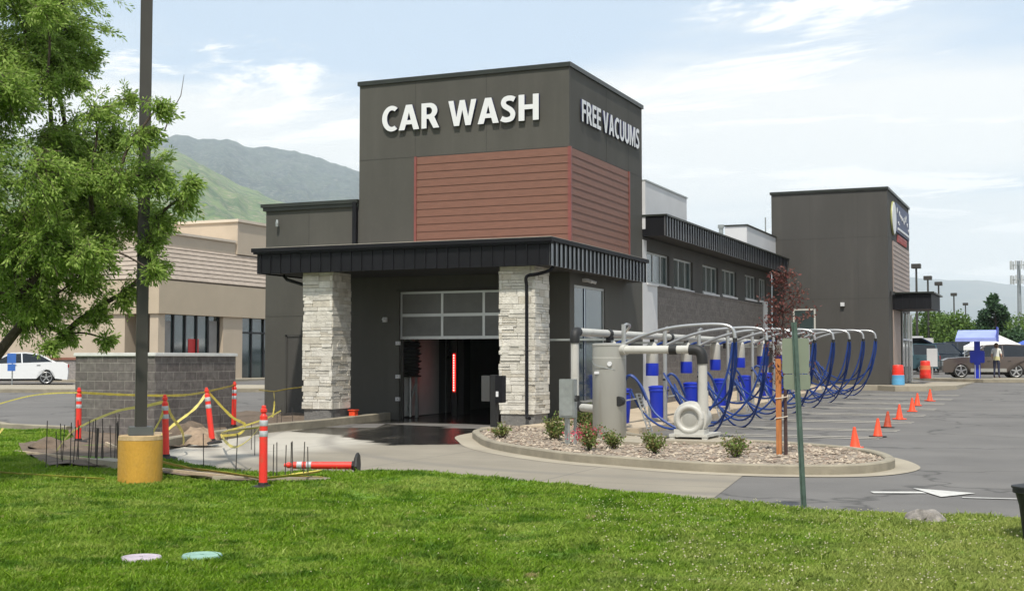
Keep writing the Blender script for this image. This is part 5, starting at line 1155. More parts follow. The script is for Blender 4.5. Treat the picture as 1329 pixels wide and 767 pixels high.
for (x, y, c, lab) in ((-7.09, 8.72, (.40, .345, .39), 'lilac round valve box lid set in the lawn'), (-6.70, 9.02, (.22, .36, .30), 'green round valve box lid set in the lawn')):
    t = thing('valve_cover', lab, 'valve cover', (x, y, .05), 'valve covers in the lawn'); m_ = mat('lid', c, .7, var=.2, scale=10)
    mb = MB(); mb.lathe([(.165, -.05), (.168, .01), (.16, .022), (.135, .024), (.13, .018), (.02, .018)], (x, y, .05), 32); mb.build('lid', m_, t, True)
    mb = MB(); mb.box(x-.015, x+.015, y-.006, y+.006, .069, .074); mb.build('pick_slot', m_, t)

# ================================================================== VEGETATION
th0 = R_(23.2); RV = np.array([math.cos(th0), math.sin(th0), 0]); FV = np.array([-math.sin(th0), math.cos(th0), 0])
def foreground_tree():
    rnd = random.Random(5); D0 = 17.9
    t = thing('locust_tree', 'leafy green locust tree at the left edge with wind-blown drooping branches', 'tree', tuple(RV*-7.6+FV*D0))
    k = D0/1673
    def L(px, py, dd): # tree coordinates: metres right of / above the view axis at the tree's distance
        return np.array([(px-664.5)*k, dd, 1.7+(467-py)*k])
    raw = [(20, 40, 62), (80, 28, 34), (60, 70, 40), (-60, 60, 95), (15, 130, 60), (60, 170, 55), (108, 165, 38), (140, 112, 20), (136, 150, 34), (160, 205, 42), (98, 105, 18), (196, 185, 30), (222, 150, 24), (200, 232, 40), (240, 262, 26), (258, 245, 20), (150, 268, 50), (100, 240, 55), (30, 240, 70), (-50, 220, 100), (-60, 360, 90), (15, 330, 62), (85, 320, 55), (140, 330, 42), (195, 318, 24), (185, 345, 24), (212, 355, 16), (60, 395, 42), (112, 400, 30), (145, 378, 26), (78, 450, 16), (30, 385, 40), (62, 432, 22), (130, 440, 14), (205, 285, 26), (-20, -60, 100), (60, -70, 60), (-120, 150, 100), (5, 90, 45), (50, 285, 50), (115, 290, 40), (70, 110, 30), (85, 205, 45), (125, 225, 42), (55, 20, 45), (90, 60, 22), (30, 175, 50), (170, 240, 38), (60, 330, 50), (20, 410, 36), (100, 360, 38), (10, 290, 50), (175, 290, 32)]
    nodes = [dict(p=np.array([-7.6, 0, 1.15]), r=.105, px=None)]
    blobs = []
    for px, py, r in raw:
        for rep in range(2 if r > 50 else 1):
            dd = rnd.uniform(-1, 1)*min(1.7, .45+r*k*1.3); blobs.append((L(px+rnd.uniform(-8, 8)*rep, py+rnd.uniform(-8, 8)*rep, dd), r*k))
    blobs.sort(key=lambda b: np.linalg.norm(b[0]-nodes[0]['p']))
    base = nodes[0]['p']; edges = []
    for c, r in blobs:
        d0 = np.linalg.norm(c-base); best = None
        for i, n in enumerate(nodes):
            if i == 0: cost = d0*1.15
            else: cost = np.linalg.norm(c-n['p'])+.35*n['d']
            if best is None or cost < best[0]: best = (cost, i)
        n = nodes[best[1]]; dd = np.linalg.norm(c-n['p'])+(n.get('d') or 0); nodes.append(dict(p=c, d=dd, par=best[1], r=r, br=r))
    nodes[0]['d'] = 0
    load = [0]*len(nodes)
    for i in range(len(nodes)-1, 0, -1): load[i] += 1; load[nodes[i]['par']] += load[i]
    def W(p): return Vector((RV*p[0]+FV*(D0+p[1])+np.array([0, 0, p[2]])).tolist())
    mb = MB(); R0 = .125
    mb.tube([W(np.array([-7.75, .0, -.1])), W(np.array([-7.7, .0, .6])), W(base)], [.17, .135, .115], 12); 
    tr = MB()
    # visible low limb on the left
    for i in range(1, len(nodes)):
        a, b = nodes[nodes[i]['par']]['p'], nodes[i]['p']; ra = min(.10, .012*math.sqrt(load[i])*1.25+.004)
        mid = (a+b)/2+np.array([rnd.uniform(-.1, .1), rnd.uniform(-.12, .12), rnd.uniform(-.02, .18)])*np.linalg.norm(b-a)*.6
        pts = catmull([tuple(a), tuple(mid), tuple(b)], 4); n = len(pts); rb_ = max(.006, ra*.62)
        tr.tube([W(np.array(p)) for p in pts], [ra+(rb_-ra)*j/(n-1) for j in range(n)], 6)
    C = []; Dv = []; S = []
    wind = np.array([.55, 0, -.10])
    for nd_ in nodes[1:]:
        c, r = nd_['p'], nd_['br']; nt = int(14+110*r*r+26*r)
        for _ in range(nt):
            v = rng.normal(size=3); v /= np.linalg.norm(v); v = v*np.array([1, 1, .75])+wind*.55; v /= np.linalg.norm(v)
            ln = r*rng.uniform(.45, 1.12); st = c+rng.normal(size=3)*r*.16; pts = []; p = st.copy(); d = v.copy(); stp = ln/7
            for j in range(8):
                pts.append(p.copy()); d = d+np.array([.05, 0, -.11]); d /= np.linalg.norm(d); p = p+d*stp
            pts = np.array(pts); tr.tube([W(q) for q in pts[::2]], [.006, .005, .004, .003], 3, False)
            m = int(18+ln*72)
            tt = rng.uniform(.18, 1, m)*6.99; i0 = tt.astype(int); f = (tt-i0)[:, None]; q = pts[i0]*(1-f)+pts[np.minimum(i0+1, 7)]*f
            dirs = (pts[np.minimum(i0+1, 7)]-pts[i0]); dirs /= np.linalg.norm(dirs, axis=1, keepdims=True)+1e-9
            lat = rng.normal(size=(m, 3))*.75; dv = dirs*.9+lat+np.array([.35, 0, -.35])
            C.append(q+lat*.03); Dv.append(dv); S.append(rng.uniform(.045, .085, m))
    C = np.concatenate(C); Dv = np.concatenate(Dv); S = np.concatenate(S)
    Cw = C[:, :1]*RV+(C[:, 1:2]+D0)*FV+np.array([0, 0, 1])*C[:, 2:]; Dw = Dv[:, :1]*RV+Dv[:, 1:2]*FV+np.array([0, 0, 1])*Dv[:, 2:]
    leaves(Cw, Dw, S, S*.36, 'crown', M['leaf'], t)
    mb.add(tr.v, tr.f); mb.build('trunk', M['bark'], t, True)
    # one bare dead twig against the sky
    db = MB(); db.tube([W(L(205, 165, .2)), W(L(214, 140, .2)), W(L(226, 118, .2)), W(L(230, 90, .2))], [.010, .008, .006, .003], 5); db.tube([W(L(214, 140, .2)), W(L(212, 118, .2))], [.006, .003], 5); db.build('dead_twig', M['bark'], t)
    print('leaves', len(C))
foreground_tree()

def plum():
    px, py = -4.42, 21.95; t = thing('plum_tree', 'young purple-leaved plum tree tied to an orange wooden stake on the gravel island', 'tree', (px, py, .1))
    rnd = random.Random(9); mb = MB(); mb.tube([(px+.05, py, .1), (px+.05, py, 1.2), (px+.03, py, 2.2), (px+.0, py, 3.0), (px+.02, py, 3.35)], [.032, .028, .022, .012, .004], 8)
    C = []; D = []
    for i in range(46):
        z = 1.30+1.95*rnd.random()**.85; a = rnd.uniform(0, 6.28); ln = (.30+.42*math.sin(min(1, (z-1.0)/2.4)*math.pi)**.7)*rnd.uniform(.5, 1.05)*(.55 if z > 2.7 else 1); b0 = np.array([px+.03, py, z-.12])
        d = np.array([math.cos(a), math.sin(a), .75]); d /= np.linalg.norm(d); e = b0+d*ln; m = (b0+e)/2+np.array([0, 0, -.03]); mb.tube([tuple(b0), tuple(m), tuple(e)], [.008, .006, .003], 5)
        for j in range(26):
            f = rnd.uniform(.2, 1.05); C.append(b0+(e-b0)*f+rng.normal(size=3)*.05); D.append(rng.normal(size=3)+np.array([0, 0, -.4])+d*.4)
    mb.build('trunk', M['plumbark'], t, True); n = len(C); S = rng.uniform(.045, .075, n); leaves(np.array(C), np.array(D), S, S*.55, 'crown', M['plumleaf'], t)
    s = thing('tree_stake', 'orange-brown square wooden stake beside the young plum tree', 'stake', (px-.035, py-.1, .1))
    mb = MB(); mb.box(px-.085, px+.0, py-.14, py-.06, .0, 1.72); mb.build('stake', M['stake'], s, bevel=.004)
    mb = MB()
    for z in (.72, 1.05): mb.tube([(px-.09, py-.15, z), (px+.0, py-.15, z+.01), (px+.09, py-.02, z+.03), (px+.06, py+.05, z+.03), (px-.02, py-.05, z), (px-.09, py-.06, z), (px-.09, py-.15, z)], .009, 6)
    mb.build('tie', M['cornice'], s)
plum()
SH = [(-9.42, 24.1, .42, 0, 'loose bush between the utility box and the stone column'), (-7.75, 21.55, .40, 1, 'bush with pink red blooms in front of the grey tank'), (-6.43, 21.15, .34, 0, 'small round bush between the tank and the blower'), (-4.98, 20.85, .36, 2, 'airy bush between the blower and the plum tree'), (-9.6, 26.6, .55, 0, 'dark bush behind the utility box'), (-10.6, 24.2, .26, 0, 'low bush beside the right stone column'), (-7.45, 22.0, .30, 0, 'green bush just right of the pink blooming one')]
for x, y, r, kind, lab in SH:
    r *= .86
    t = thing('shrub', lab, 'shrub', (x, y, .12), 'shrubs on the gravel island'); mb = MB(); C = []; D = []; n = int(1900*(r/.4)**2*(.5 if kind == 2 else 1))
    for i in range(16):
        a = random.uniform(0, 6.28); e = random.uniform(.5, 1.4); d = np.array([math.cos(a)*math.cos(e), math.sin(a)*math.cos(e), math.sin(e)]); l = r*random.uniform(.7, 1.25)
        mb.tube([(x, y, .1), tuple(np.array([x, y, .12])+d*l)], [.008, .003], 5)
        for j in range(n//16): C.append(np.array([x, y, .14])+d*l*random.uniform(.3, 1.05)+rng.normal(size=3)*r*.12); D.append(rng.normal(size=3)+np.array([0, 0, .4]))
    mb.build('stem', M['plumbark'], t); C = np.array(C); D = np.array(D); S = rng.uniform(.03, .065, len(C)); leaves(C, D, S, S*.6, 'foliage', M['shrubleaf'], t)
    if kind == 1:
        k = 320; Cf = np.array([x-.08, y, .40])+rng.normal(size=(k, 3))*np.array([.13, .13, .09]); S = rng.uniform(.025, .045, k); leaves(Cf, rng.normal(size=(k, 3)), S, S*.8, 'blossom', M['flower'], t)

def crown_tree(name, label, loc, h, rx, rzc, m, n=2600, ls=.4, group=None, conical=False, seed=0, zc=None):
    t = thing(name, label, 'tree', loc, group); rnd = random.Random(seed); x, y, z = loc
    mb = MB(); mb.tube([(x, y, z-.3), (x+.05*h*.3, y, z+h*.4), (x, y, z+h*.8)], [.035*h*.6, .02*h*.6, .006*h], 8)
    C = []; nb = 26
    blobs = []
    for i in range(nb):
        if conical: f = (i+.5)/nb; rr_ = rx*(1-f)**.75*rnd.uniform(.55, 1); a = rnd.uniform(0, 6.28); blobs.append((x+rr_*.75*math.cos(a), y+rr_*.75*math.sin(a), z+h*(.08+.9*f), rx*.30*(1-f*.7)))
        else:
            a = rnd.uniform(0, 6.28); b = rnd.uniform(-1, 1); q = math.sqrt(1-b*b)*rnd.uniform(.45, 1); blobs.append((x+rx*.75*q*math.cos(a), y+rx*.75*q*math.sin(a), z+h-rzc+rzc*.78*b, rx*rnd.uniform(.22, .4)))
    for bx_, by_, bz_, br in blobs:
        mb.tube([(x, y, max(z+h*.25, bz_-br*1.3)), (bx_, by_, bz_)], [.012*h*.5, .004*h*.5], 5)
        k = n//nb; v = rng.normal(size=(k, 3)); v /= np.linalg.norm(v, axis=1, keepdims=True); C.append(np.array([bx_, by_, bz_])+v*br*rng.uniform(.5, 1.1, (k, 1)))
    mb.build('trunk', M['bark'], t, True); C = np.concatenate(C); S = rng.uniform(.6, 1.2, len(C))*ls; leaves(C, rng.normal(size=C.shape)+np.array([0, 0, -.2]), S, S*.6, 'crown', m, t)
    return t
Gt = 'trees beyond the far parking lot'
gB = 1.46
crown_tree('pine_tree', 'dark rounded pine behind the blue kiosk', (-6.4, 138.4, gB), 6.7, 3.8, 3, M['pineleaf'], 6500, .36, Gt, True, 1)
crown_tree('broadleaf_tree', 'light green tree right of the office canopy', (-11.4, 126, gB), 5.0, 2.6, 2.3, M['farleaf'], 3000, .32, Gt, seed=2)
crown_tree('broadleaf_tree', 'bright green tree between the lamp posts left of the pine', (-9.0, 122, gB), 4.3, 2.4, 2.0, M['farleaf'], 3000, .32, Gt, seed=3)
crown_tree('broadleaf_tree', 'low yellow-green bush tree in front of the other trees', (-8.2, 112, gB), 2.6, 1.5, 1.2, M['farleaf'], 1800, .26, Gt, seed=4)
crown_tree('broadleaf_tree', 'green tree right of the pine under the cell tower', (-2.2, 142, gB), 5.0, 2.6, 2.2, M['farleaf'], 3200, .32, Gt, seed=5)
crown_tree('broadleaf_tree', 'tree half hidden behind the office corner', (-14.5, 128, gB), 4.6, 2.3, 2.0, M['farleaf2'], 2400, .32, Gt, seed=6)
crown_tree('broadleaf_tree', 'yellowish green tree between the second and third lamp posts', (-12.6, 150, gB), 5.2, 2.8, 2.3, M['farleaf'], 3000, .34, Gt, seed=31)
crown_tree('broadleaf_tree', 'small tree just left of the pine', (-9.4, 146, gB), 4.2, 2.4, 1.9, M['farleaf2'], 2600, .34, Gt, seed=32)
crown_tree('broadleaf_tree', 'wide green tree behind the pine', (-5.5, 170, gB), 5.6, 4.2, 2.4, M['farleaf'], 3200, .40, Gt, seed=33)
for i, (x, y, h, lab) in enumerate(((4, 150, 6, 'tree at the right end of the far row'), (12, 146, 7, 'second tree beyond the right edge of the far row'), (34, 60, 9, 'large tree standing east of the stalls'), (40, 48, 8, 'tree standing beside the large one east of the stalls'), (38, 74, 9, 'tree behind the large one east of the stalls'), (30, 84, 8, 'rearmost tree east of the stalls'))):
    crown_tree('broadleaf_tree', lab, (x, y, gz(x, y)), h, h*.42, h*.4, M['farleaf2'], 2200, .4, Gt, seed=20+i)

# ================================================================== VEHICLES
def arch(cx, r, z0, n=9): return [(cx+r*math.cos(t), max(z0, .30+r*math.sin(t))) for t in np.linspace(math.pi*1.02, -.02*math.pi, n)]
def make_car(name, label, cat, loc, rz, paint, kind='sedan', group='parked cars', L=4.6, W=1.8, hatch=False, clad=None):
    t = thing(name, label, cat, (0, 0, 0), group); h = W/2; wr = .33 if kind == 'sedan' else .37; z0 = .22 if kind == 'sedan' else .30
    fx, rx_ = L*.30, -L*.29
    if kind == 'sedan':
        top = [(-L/2, .55), (-L/2+.03, .93), (-L/2+.25, 1.02), (-L*.32, 1.03), (L*.18, .95), (L*.34, .88), (L*.45, .75), (L/2, .58), (L/2, .32)]
        gh = [(-L*.37, 1.00), (-L*.23, 1.36), (-L*.10, 1.44), (L*.04, 1.42), (L*.24, .93)]
    else:
        top = [(-L/2, .55), (-L/2+.02, 1.05), (-L/2+.10, 1.12), (L*.17, 1.10), (L*.30, 1.09), (L*.44, 1.04), (L/2-.02, .92), (L/2, .45)]
        gh = [(-L/2+.10, 1.08), (-L/2+.28, 1.68), (-L*.2, 1.74), (L*.02, 1.70), (L*.20, 1.07)]
    bot = [(L/2-.05, z0)]+[(x, z) for x, z in arch(fx, wr+.07, z0)][::-1]+[(x, z) for x, z in arch(rx_, wr+.07, z0)][::-1]+[(-L/2+.04, z0)]
    prof = top+bot
    bm = bmesh.new(); secs = []
    for y, s in ((-h, .97), (-h+.07, 1.), (h-.07, 1.), (h, .97)):
        secs.append([bm.verts.new((x*(.985 if abs(y) == h else 1), y, (z-.6)*s+.6 if z > .6 else z)) for x, z in prof])
    n = len(prof)
    for a, b in zip(secs[:-1], secs[1:]):
        for i in range(n): bm.faces.new((a[i], a[(i+1) % n], b[(i+1) % n], b[i]))
    for q in (secs[0], secs[-1]): bm.faces.new(q)
    bmesh.ops.triangulate(bm, faces=[f for f in bm.faces if len(f.verts) > 4]); bmesh.ops.recalc_face_normals(bm, faces=bm.faces)
    me = bpy.data.meshes.new('body'); bm.to_mesh(me); bm.free(); me.materials.append(paint); me.polygons.foreach_set('use_smooth', [True]*len(me.polygons)); me.set_sharp_from_angle(angle=R_(35))
    o = bpy.data.objects.new('body', me); COL.objects.link(o); o.parent = t
    zt = max(z for _, z in gh)
    def hw(z): return h-.05-(z-1.0)*.32 if z > 1 else h-.05
    mb = MB(); v = [(x, -hw(z), z) for x, z in gh]+[(x, hw(z), z) for x, z in gh]; k = len(gh)
    mb.add(v, [tuple(range(k)), tuple(range(k, 2*k))[::-1]]+[(i, i+1, k+i+1, k+i) for i in range(k-1)]+[(k-1, 0, k, 2*k-1)]); mb.build('windows', M['carglass'], t)
    mb = MB()
    for s in (-1, 1):
        for i in range(k-1): a, b = gh[i], gh[i+1]; mb.bar((a[0], s*(hw(a[1])-.015), a[1]+.0), (b[0], s*(hw(b[1])-.015), b[1]+.0), .07, .06)
        for q in ([.47, .78] if kind != 'sedan' else [.50]):
            xx = gh[0][0]+(gh[-1][0]-gh[0][0])*q; mb.bar((xx, s*(hw(1.0)+.004), .98), (xx+.03, s*(hw(zt)-.0), zt-.02), .05, .03)
    r = [p for p in gh if p[1] > zt-.11]
    mb.add([(x, -hw(z)+.0, z+.02) for x, z in r]+[(x, hw(z)-.0, z+.02) for x, z in r], [(i, i+1, len(r)+i+1, len(r)+i) for i in range(len(r)-1)])
    mb.build('roof', paint, t)
    for wx in (fx, rx_):
        for s in (-1, 1):
            mb = MB(); y = s*(h-.11); mb.lathe([(wr-.08, -.10), (wr-.02, -.10), (wr, -.07), (wr, .07), (wr-.02, .10), (wr-.08, .10)], (wx, y, wr), 24, 'y'); w = mb.build('wheel', M['rubber'], t, True)
            mb = MB(); mb.lathe([(wr-.075, -.06), (wr-.075, .06)], (wx, y, wr), 20, 'y'); mb.build('rim_well', M['rubber'], w)
            mb = MB(); ys = y+s*.092; mb.lathe([(.06, -.02), (.06, .02)], (wx, ys, wr), 12, 'y')
            for i in range(5 if kind == 'sedan' else 5): a = i*2*math.pi/5+.3; mb.bar((wx, ys, wr), (wx+(wr-.08)*math.cos(a), ys, wr+(wr-.08)*math.sin(a)), .07 if kind != 'sedan' else .05, .03, up=(0, 1, 0))
            n2 = 20; mb.tube([(wx+(wr-.09)*math.cos(u), ys, wr+(wr-.09)*math.sin(u)) for u in np.linspace(0, 2*math.pi, n2)], .018, 5); mb.build('rim', M['rim'], w)
    for s in (-1, 1):
        mb = MB(); mb.box(L/2-.16, L/2+.004, s*(h-.22)-.17, s*(h-.22)+.19, .62, .78 if kind == 'sedan' else .88); mb.build('headlight', M['stainless'], t, bevel=.02)
        mb = MB(); mb.box(-L/2-.006, -L/2+.16, s*(h-.2)-.17, s*(h-.2)+.175, .76, .92 if kind == 'sedan' else 1.06); mb.build('tail_light', M['redlamp'], t, bevel=.02)
        mb = MB(); mb.lathe([(.01, -.10), (.07, -.08), (.08, .06), (.02, .09)], (L*.17, s*(h+.08), 1.02), 10, 'y'); mb.build('mirror', paint, t, True)
        mb = MB()
        for q in ([.17, -.02, -.22] if kind == 'sedan' else [.17, -.04, -.24]): mb.box(L*q-.006, L*q+.006, s*h*.995-.003, s*h*.995+.003, z0+.12, .95)
        for q in (.02, -.20): mb.box(L*q-.16, L*q, s*(h+.001)-.012, s*(h+.001)+.012, .86, .89)
        mb.build('door_seams', M['rubber'], t)
        if clad: mb = MB(); mb.box(rx_+wr+.1, fx-wr-.1, s*h-.02, s*h+.02, z0+.02, .50); mb.build('cladding', clad, t, bevel=.01)
    mb = MB(); mb.box(L/2-.1, L/2+.012, -.45, .45, .42, .60); mb.build('grille', M['rubber'], t)
    mb = MB(); mb.box(-L/2+.3, L/2-.3, -h+.25, h-.25, .18, .5); mb.build('underbody', M['rubber'], t)
    if hatch: mb = MB(); mb.prism([(-L/2+.25, 1.66), (-L/2-.75, 1.98), (-L/2-.78, 2.04), (-L/2+.25, 1.74)], -h+.12, h-.12, 'y'); mb.build('tailgate', paint, t); mb = MB(); mb.box(-L/2-.005, -L/2+.14, -h+.2, h-.2, .7, 1.6); mb.build('cargo_opening', M['rubber'], t)
    t.location = loc; t.rotation_euler = (0, 0, rz); return t
def at_ground(x, y, dz=0): return (x, y, gz(x, y)+dz)
make_car('sedan_car', 'white sedan parked by the beige shop, rear half in view', 'car', at_ground(-44.0, 45.2, .01), R_(180+42), M['whitecar'])
make_car('parked_suv', 'brown boxy SUV parked behind the blue kiosk, facing left', 'SUV', at_ground(-3.82, 72.1, .01), R_(180+12), M['browncar'], 'suv', L=4.6, clad=M['cladding'])
make_car('parked_suv', 'dark SUV with its tailgate raised behind the brown SUV', 'SUV', at_ground(-7.0, 84, .01), R_(60), M['darkcar'], 'suv', hatch=True)
make_car('parked_suv', 'dark blue-green crossover behind the white sign board', 'SUV', at_ground(-8.9, 79, .01), R_(185), M['teal'], 'suv', L=4.4)
make_car('sedan_car', 'red car glimpsed between the office corner and the orange barrel', 'car', at_ground(-11.0, 88, .01), R_(80), M['redcar'])
make_car('sedan_car', 'silver car behind the row at the white canopy', 'car', at_ground(-5.2, 90, .01), R_(175), M['silvercar'])
make_car('sedan_car', 'white car in the rear row beyond the dark crossover', 'car', at_ground(-10.3, 96, .01), R_(170), M['whitecar'])
make_car('sedan_car', 'silver car at the right end of the rear row', 'car', at_ground(-1.2, 88, .01), R_(190), M['silvercar'])
make_car('parked_suv', 'white SUV beyond the brown SUV at the right edge', 'SUV', at_ground(1.2, 95, .01), R_(200), M['whitecar'], 'suv')

for i, (x, y, rz_, pt, kd, lab) in enumerate(((-13.2, 100, 175, 'silvercar', 'sedan', 'silver car in the third row behind the lamp posts'), (-8.0, 101, 182, 'darkcar', 'suv', 'dark SUV in the third row left of the pine'), (-2.6, 103, 178, 'redcar', 'sedan', 'red car in the third row right of the white canopy'), (-5.4, 97, 90, 'whitecar', 'suv', 'white van-like SUV end-on behind the blue kiosk'), (2.4, 84, 190, 'teal', 'sedan', 'dark green car at the far right edge'))):
    make_car('parked_suv' if kd == 'suv' else 'sedan_car', lab, 'SUV' if kd == 'suv' else 'car', at_ground(x, y, .01), R_(rz_), M[pt], kd)
# ================================================================== FAR STREET FURNITURE
def lamp(loc, h, label, banner=False, side=0):
    x, y, z = loc; t = thing('parking_lamp', label, 'lamp pole', loc, 'parking lot lamp posts')
    mb = MB(); mb.tube([(x, y, z-.1), (x, y, z+h)], [.11, .08], 8); mb.build('pole', M['bronze'], t, True)
    mb = MB(); mb.lathe([(.3, -.1), (.3, .7), (.28, .72)], loc, 16); mb.build('base', M['concrete'], t)
    mb = MB(); mb.box(x-.36, x+.36, y-.36, y+.36, z+h, z+h+.36); mb.build('lamp_head', M['bronze'], t, bevel=.02)
    if banner: mb = MB(); mb.box(x-.45+side, x+.15+side, y-.15, y+.15, z+h-2.8, z+h-2.2); mb.build('junction_box', M['bronze'], t)
for i, (x, y, b) in enumerate(((-10.9, 108.2, 1), (-11.51, 124.3, 1), (-11.41, 134.1, 0), (-12.31, 165.3, 0), (-12.93, 194.5, 0))):
    lamp((x, y, 1.46), 8.0 if i > 2 else 7.6, ['tallest looking parking lot lamp post, nearest the office corner', 'second parking lot lamp post from the office corner', 'third lamp post from the office corner, above its canopy tip', 'fourth lamp post from the office corner', 'fifth and farthest looking lamp post, left of the pine'][i], b)
ct = thing('cell_tower', 'tall grey cell phone tower with antenna arrays at the right edge', 'cell tower', (-11.5, 389, 1.4))
mb = MB(); mb.tube([(-11.5, 389, 1), (-11.5, 389, 29.5)], [.75, .45], 10); mb.build('mast', mat('tower grey', (.25, .27, .29), .6, .3), ct, True)
for z, r in ((28.3, 2.2), (24.2, 2.2)):
    mb = MB(); mb.bar((-11.5-r, 389, z), (-11.5+r, 389, z), .25); mb.bar((-11.5, 389-r, z), (-11.5, 389+r, z), .25); o = mb.build('antenna_platform', M['galv'], ct)
    for i in range(9):
        a = i*2*math.pi/9+.2; x, y = -11.5+r*math.cos(a), 389+r*math.sin(a); mb = MB(); mb.box(x-.22, x+.22, y-.15, y+.15, z-1.2, z+1.2); mb.build('antenna', M['alum'], o)
def canopy_tent(loc, w, d, h, label, mt):
    x, y, z = loc; t = thing('canopy_tent', label, 'canopy', loc, 'pop up canopies in the far lot')
    mb = MB(); zb = z+h-.75; v = [(x-w/2, y-d/2, zb), (x+w/2, y-d/2, zb), (x+w/2, y+d/2, zb), (x-w/2, y+d/2, zb), (x, y, z+h)]
    mb.add(v+[(a, b, c-.22) for a, b, c in v[:4]], [(0, 1, 4), (1, 2, 4), (2, 3, 4), (3, 0, 4), (0, 5, 6, 1), (1, 6, 7, 2), (2, 7, 8, 3), (3, 8, 5, 0)]); mb.build('roof', mt, t)
    for sx in (-1, 1):
        for sy in (-1, 1): mb = MB(); mb.bar((x+sx*(w/2-.05), y+sy*(d/2-.05), z), (x+sx*(w/2-.05), y+sy*(d/2-.05), zb), .05); mb.build('leg', M['alum'], t)
canopy_tent(at_ground(-3.7, 79), 3.2, 3, 2.35, 'white canopy behind the blue kiosk', M['tentwhite'])
canopy_tent(at_ground(-1.4, 84), 3.2, 3, 2.3, 'blue canopy right of the white one', mat('blue fabric', (.05, .10, .38), .8))
canopy_tent(at_ground(-11.4, 92), 3.5, 3, 2.5, 'white canopy between the office corner and the dark crossover', M['tentwhite'])
canopy_tent(at_ground(.6, 86), 3., 3, 2.0, 'low white canopy at the right edge', M['tentwhite'])
# white sign board
wb = thing('sign_board', 'blank white board on a short post by the orange barrel', 'sign', (-6.15, 69, .72))
mb = MB(); mb.box(-6.50, -5.98, 69.0, 69.04, 1.35, 2.28); mb.build('board', M['whitewall'], wb, bevel=.006)
mb = MB(); mb.bar((-6.24, 69.07, .6), (-6.24, 69.07, 2.2), .07); mb.build('post', M['alum'], wb)
for i, (x, y, z) in enumerate(((-10.85, 107.9, 2.7), (-11.5, 124, 2.8))):
    mb = MB(); mb.box(x-.45, x+.45, y-.14, y-.10, z, z+.9); tag(mb.build('small_sign', M['whitewall']), ['white sign on the nearest far lamp post', 'white sign on the second far lamp post'][i], 'sign')
# blue kiosk
bk = thing('blue_kiosk', 'bright blue payment kiosk with a wide flat blue roof before the brown SUV', 'kiosk', (-3.55, 68.2, .78))
kx, ky, kz = -4.02, 68.2, .70
mb = MB(); mb.box(kx-.14, kx+.14, ky-.15, ky+.15, kz, kz+1.95); mb.build('post', M['blue'], bk, bevel=.01)
mb = MB(); mb.box(kx-.34, kx+.34, ky-.2, ky+.2, kz+.85, kz+1.45); mb.build('cabinet', M['blue'], bk, bevel=.03)
mb = MB(); mb.prism([(ky-.9, kz+1.95), (ky+.9, kz+2.4), (ky+.9, kz+2.5), (ky-.9, kz+2.05)], kx-.95, kx+.95, 'x'); mb.prism([(ky-.93, kz+1.90), (ky-.9, kz+1.90), (ky-.9, kz+2.08), (ky-.93, kz+2.08)], kx-.96, kx+.96, 'x'); mb.build('roof', mat('pale blue metal roof', (.30, .36, .75), .4, .1), bk)
mb = MB(); mb.box(kx+.955, kx+.985, ky-.93, ky+.9, kz+1.9, kz+2.62); mb.build('end_panel', M['blue'], bk)
for s in (-.10, .10): mb = MB(); mb.box(kx+s-.02, kx+s+.02, ky-.17, ky-.151, kz+.1, kz+.75); mb.build('side_rail', M['alum'], bk)
# blue parking sign by the white car
ps = thing('parking_sign', 'small blue parking sign on a thin post in front of the white sedan', 'sign', (-42.1, 43.4, .5))
sx_, sy_ = -41.95, 42.9
mb = MB(); mb.tube([(sx_, sy_, .3), (sx_, sy_, 1.95)], .03, 8); mb.build('post', M['galv'], ps)
for z0_, z1_, w_ in ((1.55, 1.98, .18), (1.22, 1.52, .16)):
    mb = MB(); mb.bar((sx_-w_*.8, sy_-w_*.6-.05, (z0_+z1_)/2), (sx_+w_*.8, sy_+w_*.6-.05, (z0_+z1_)/2), .01, z1_-z0_); mb.build('sign_plate', mat('sign blue', (.03, .12, .42), .5), ps)

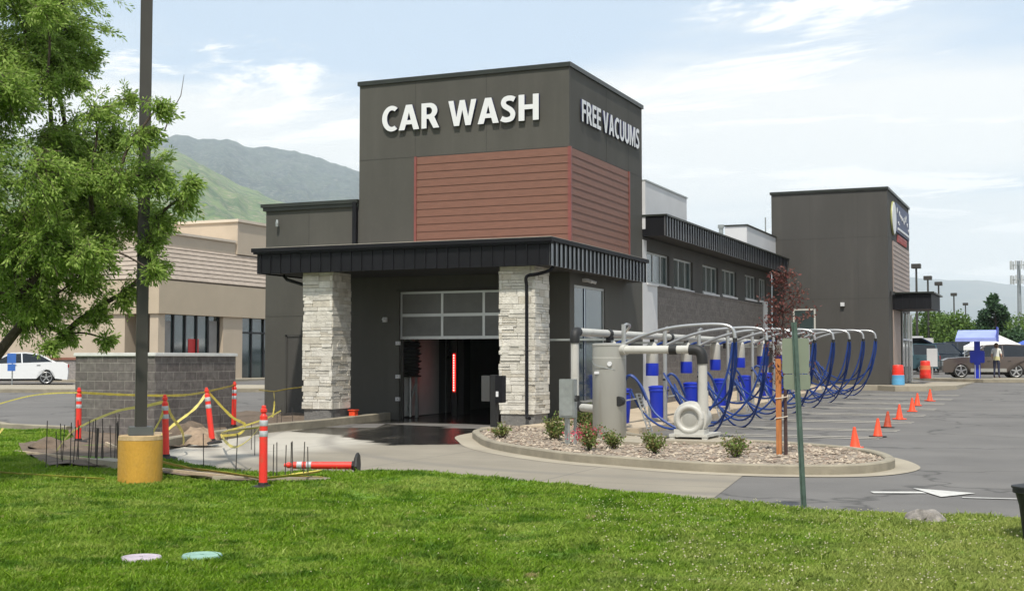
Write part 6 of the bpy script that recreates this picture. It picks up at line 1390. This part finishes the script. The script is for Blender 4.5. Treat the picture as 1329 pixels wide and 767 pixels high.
# ================================================================== PERSON
def person(loc, rz):
    J = {'pel': (0, 0, .95), 'spine': (0, .01, 1.15), 'chest': (0, .0, 1.36), 'neck': (0, 0, 1.50), 'head': (0, -.02, 1.58), 'top': (0, -.01, 1.72),
         'lh': (.09, 0, .90), 'lk': (.11, -.02, .50), 'la': (.12, .02, .09), 'lt': (.13, -.14, .03), 'rh': (-.09, 0, .90), 'rk': (-.10, .02, .50), 'ra': (-.12, .05, .09), 'rt': (-.13, -.10, .03),
         'ls': (.17, 0, 1.42), 'le': (.24, .02, 1.14), 'lw': (.20, -.16, .98), 'rs': (-.17, 0, 1.42), 're': (-.24, .03, 1.14), 'rw': (-.20, -.18, 1.02)}
    rad = dict(pel=.15, spine=.135, chest=.15, neck=.055, head=.085, top=.06, lh=.10, lk=.06, la=.04, lt=.035, rh=.10, rk=.06, ra=.04, rt=.035, ls=.065, le=.045, lw=.03, rs=.065, re=.045, rw=.03)
    ed = [('pel', 'spine'), ('spine', 'chest'), ('chest', 'neck'), ('neck', 'head'), ('head', 'top'), ('pel', 'lh'), ('lh', 'lk'), ('lk', 'la'), ('la', 'lt'), ('pel', 'rh'), ('rh', 'rk'), ('rk', 'ra'), ('ra', 'rt'), ('chest', 'ls'), ('ls', 'le'), ('le', 'lw'), ('chest', 'rs'), ('rs', 're'), ('re', 'rw')]
    for s, wn_ in ((1, 'lw'), (-1, 'rw')):
        w = J[wn_]
        for f in range(5):
            a, b = '%s%d' % (wn_, f), '%s%db' % (wn_, f); o = (f-2)*.017
            if f == 4: J[a] = (w[0]-s*.035, w[1]-.03, w[2]-.01); J[b] = (w[0]-s*.045, w[1]-.06, w[2]-.02)
            else: J[a] = (w[0]+o*.6, w[1]-.08, w[2]+o-.01); J[b] = (w[0]+o*.6-s*.01, w[1]-.13-.01*(f == 1), w[2]+o-.03)
            rad[a] = .010; rad[b] = .008; ed += [(wn_, a), (a, b)]
    names = list(J); me = bpy.data.meshes.new('body'); me.from_pydata([J[n] for n in names], [(names.index(a), names.index(b)) for a, b in ed], [])
    o = bpy.data.objects.new('body', me); COL.objects.link(o)
    md = o.modifiers.new('s', 'SKIN')
    for i, n in enumerate(names): sv = me.skin_vertices[0].data[i]; sv.radius = (rad[n], rad[n]*(.75 if n in ('chest', 'spine', 'pel') else 1)); sv.use_root = n == 'pel'
    o.modifiers.new('u', 'SUBSURF').levels = 2; dg = bpy.context.evaluated_depsgraph_get(); m2 = bpy.data.meshes.new_from_object(o.evaluated_get(dg)); bpy.data.objects.remove(o)
    mats = [mat('skin', (.42, .25, .18), .6), mat('white shirt', (.68, .68, .62), .8), mat('yellow hem', (.62, .58, .30), .8), mat('dark trousers', (.025, .03, .06), .85), mat('shoes', (.08, .03, .03), .7)]
    m2.materials.clear(); [m2.materials.append(m) for m in mats]
    for p in m2.polygons:
        c = p.center; p.material_index = 0 if c.z > 1.49 or (abs(c.x) > .16 and c.z < 1.22 and c.z > .8) else (1 if c.z > 1.08 else 2 if c.z > .90 else 3 if c.z > .1 else 4); p.use_smooth = True
    t = thing('person', 'person in a white and yellow top and dark trousers standing beside the brown SUV', 'person', loc, rz=rz)
    b = bpy.data.objects.new('body', m2); COL.objects.link(b); b.parent = t
    mb = MB(); mb.lathe([(.03, 1.50), (.085, 1.53), (.105, 1.62), (.10, 1.70), (.06, 1.75), (.01, 1.765)], (0, .02, 0), 16); o = mb.build('hair', mat('hair', (.12, .07, .04), .8), None, True); o.parent = t
    mb = MB(); mb.lathe([(.005, -.125), (.016, -.11), (.016, -.1)], (0, 0, 1.60), 8, 'y')
    for s in (-1, 1): mb.box(s*.03-.01, s*.03+.01, -.108, -.095, 1.625, 1.635); mb.box(s*.09-.01, s*.09+.01, -.02, .02, 1.58, 1.64)
    mb.box(-.022, .022, -.106, -.09, 1.555, 1.562); o = mb.build('face', mat('face', (.36, .19, .14), .6), None); o.parent = t
person((-3.15, 68.8, .79), R_(170))
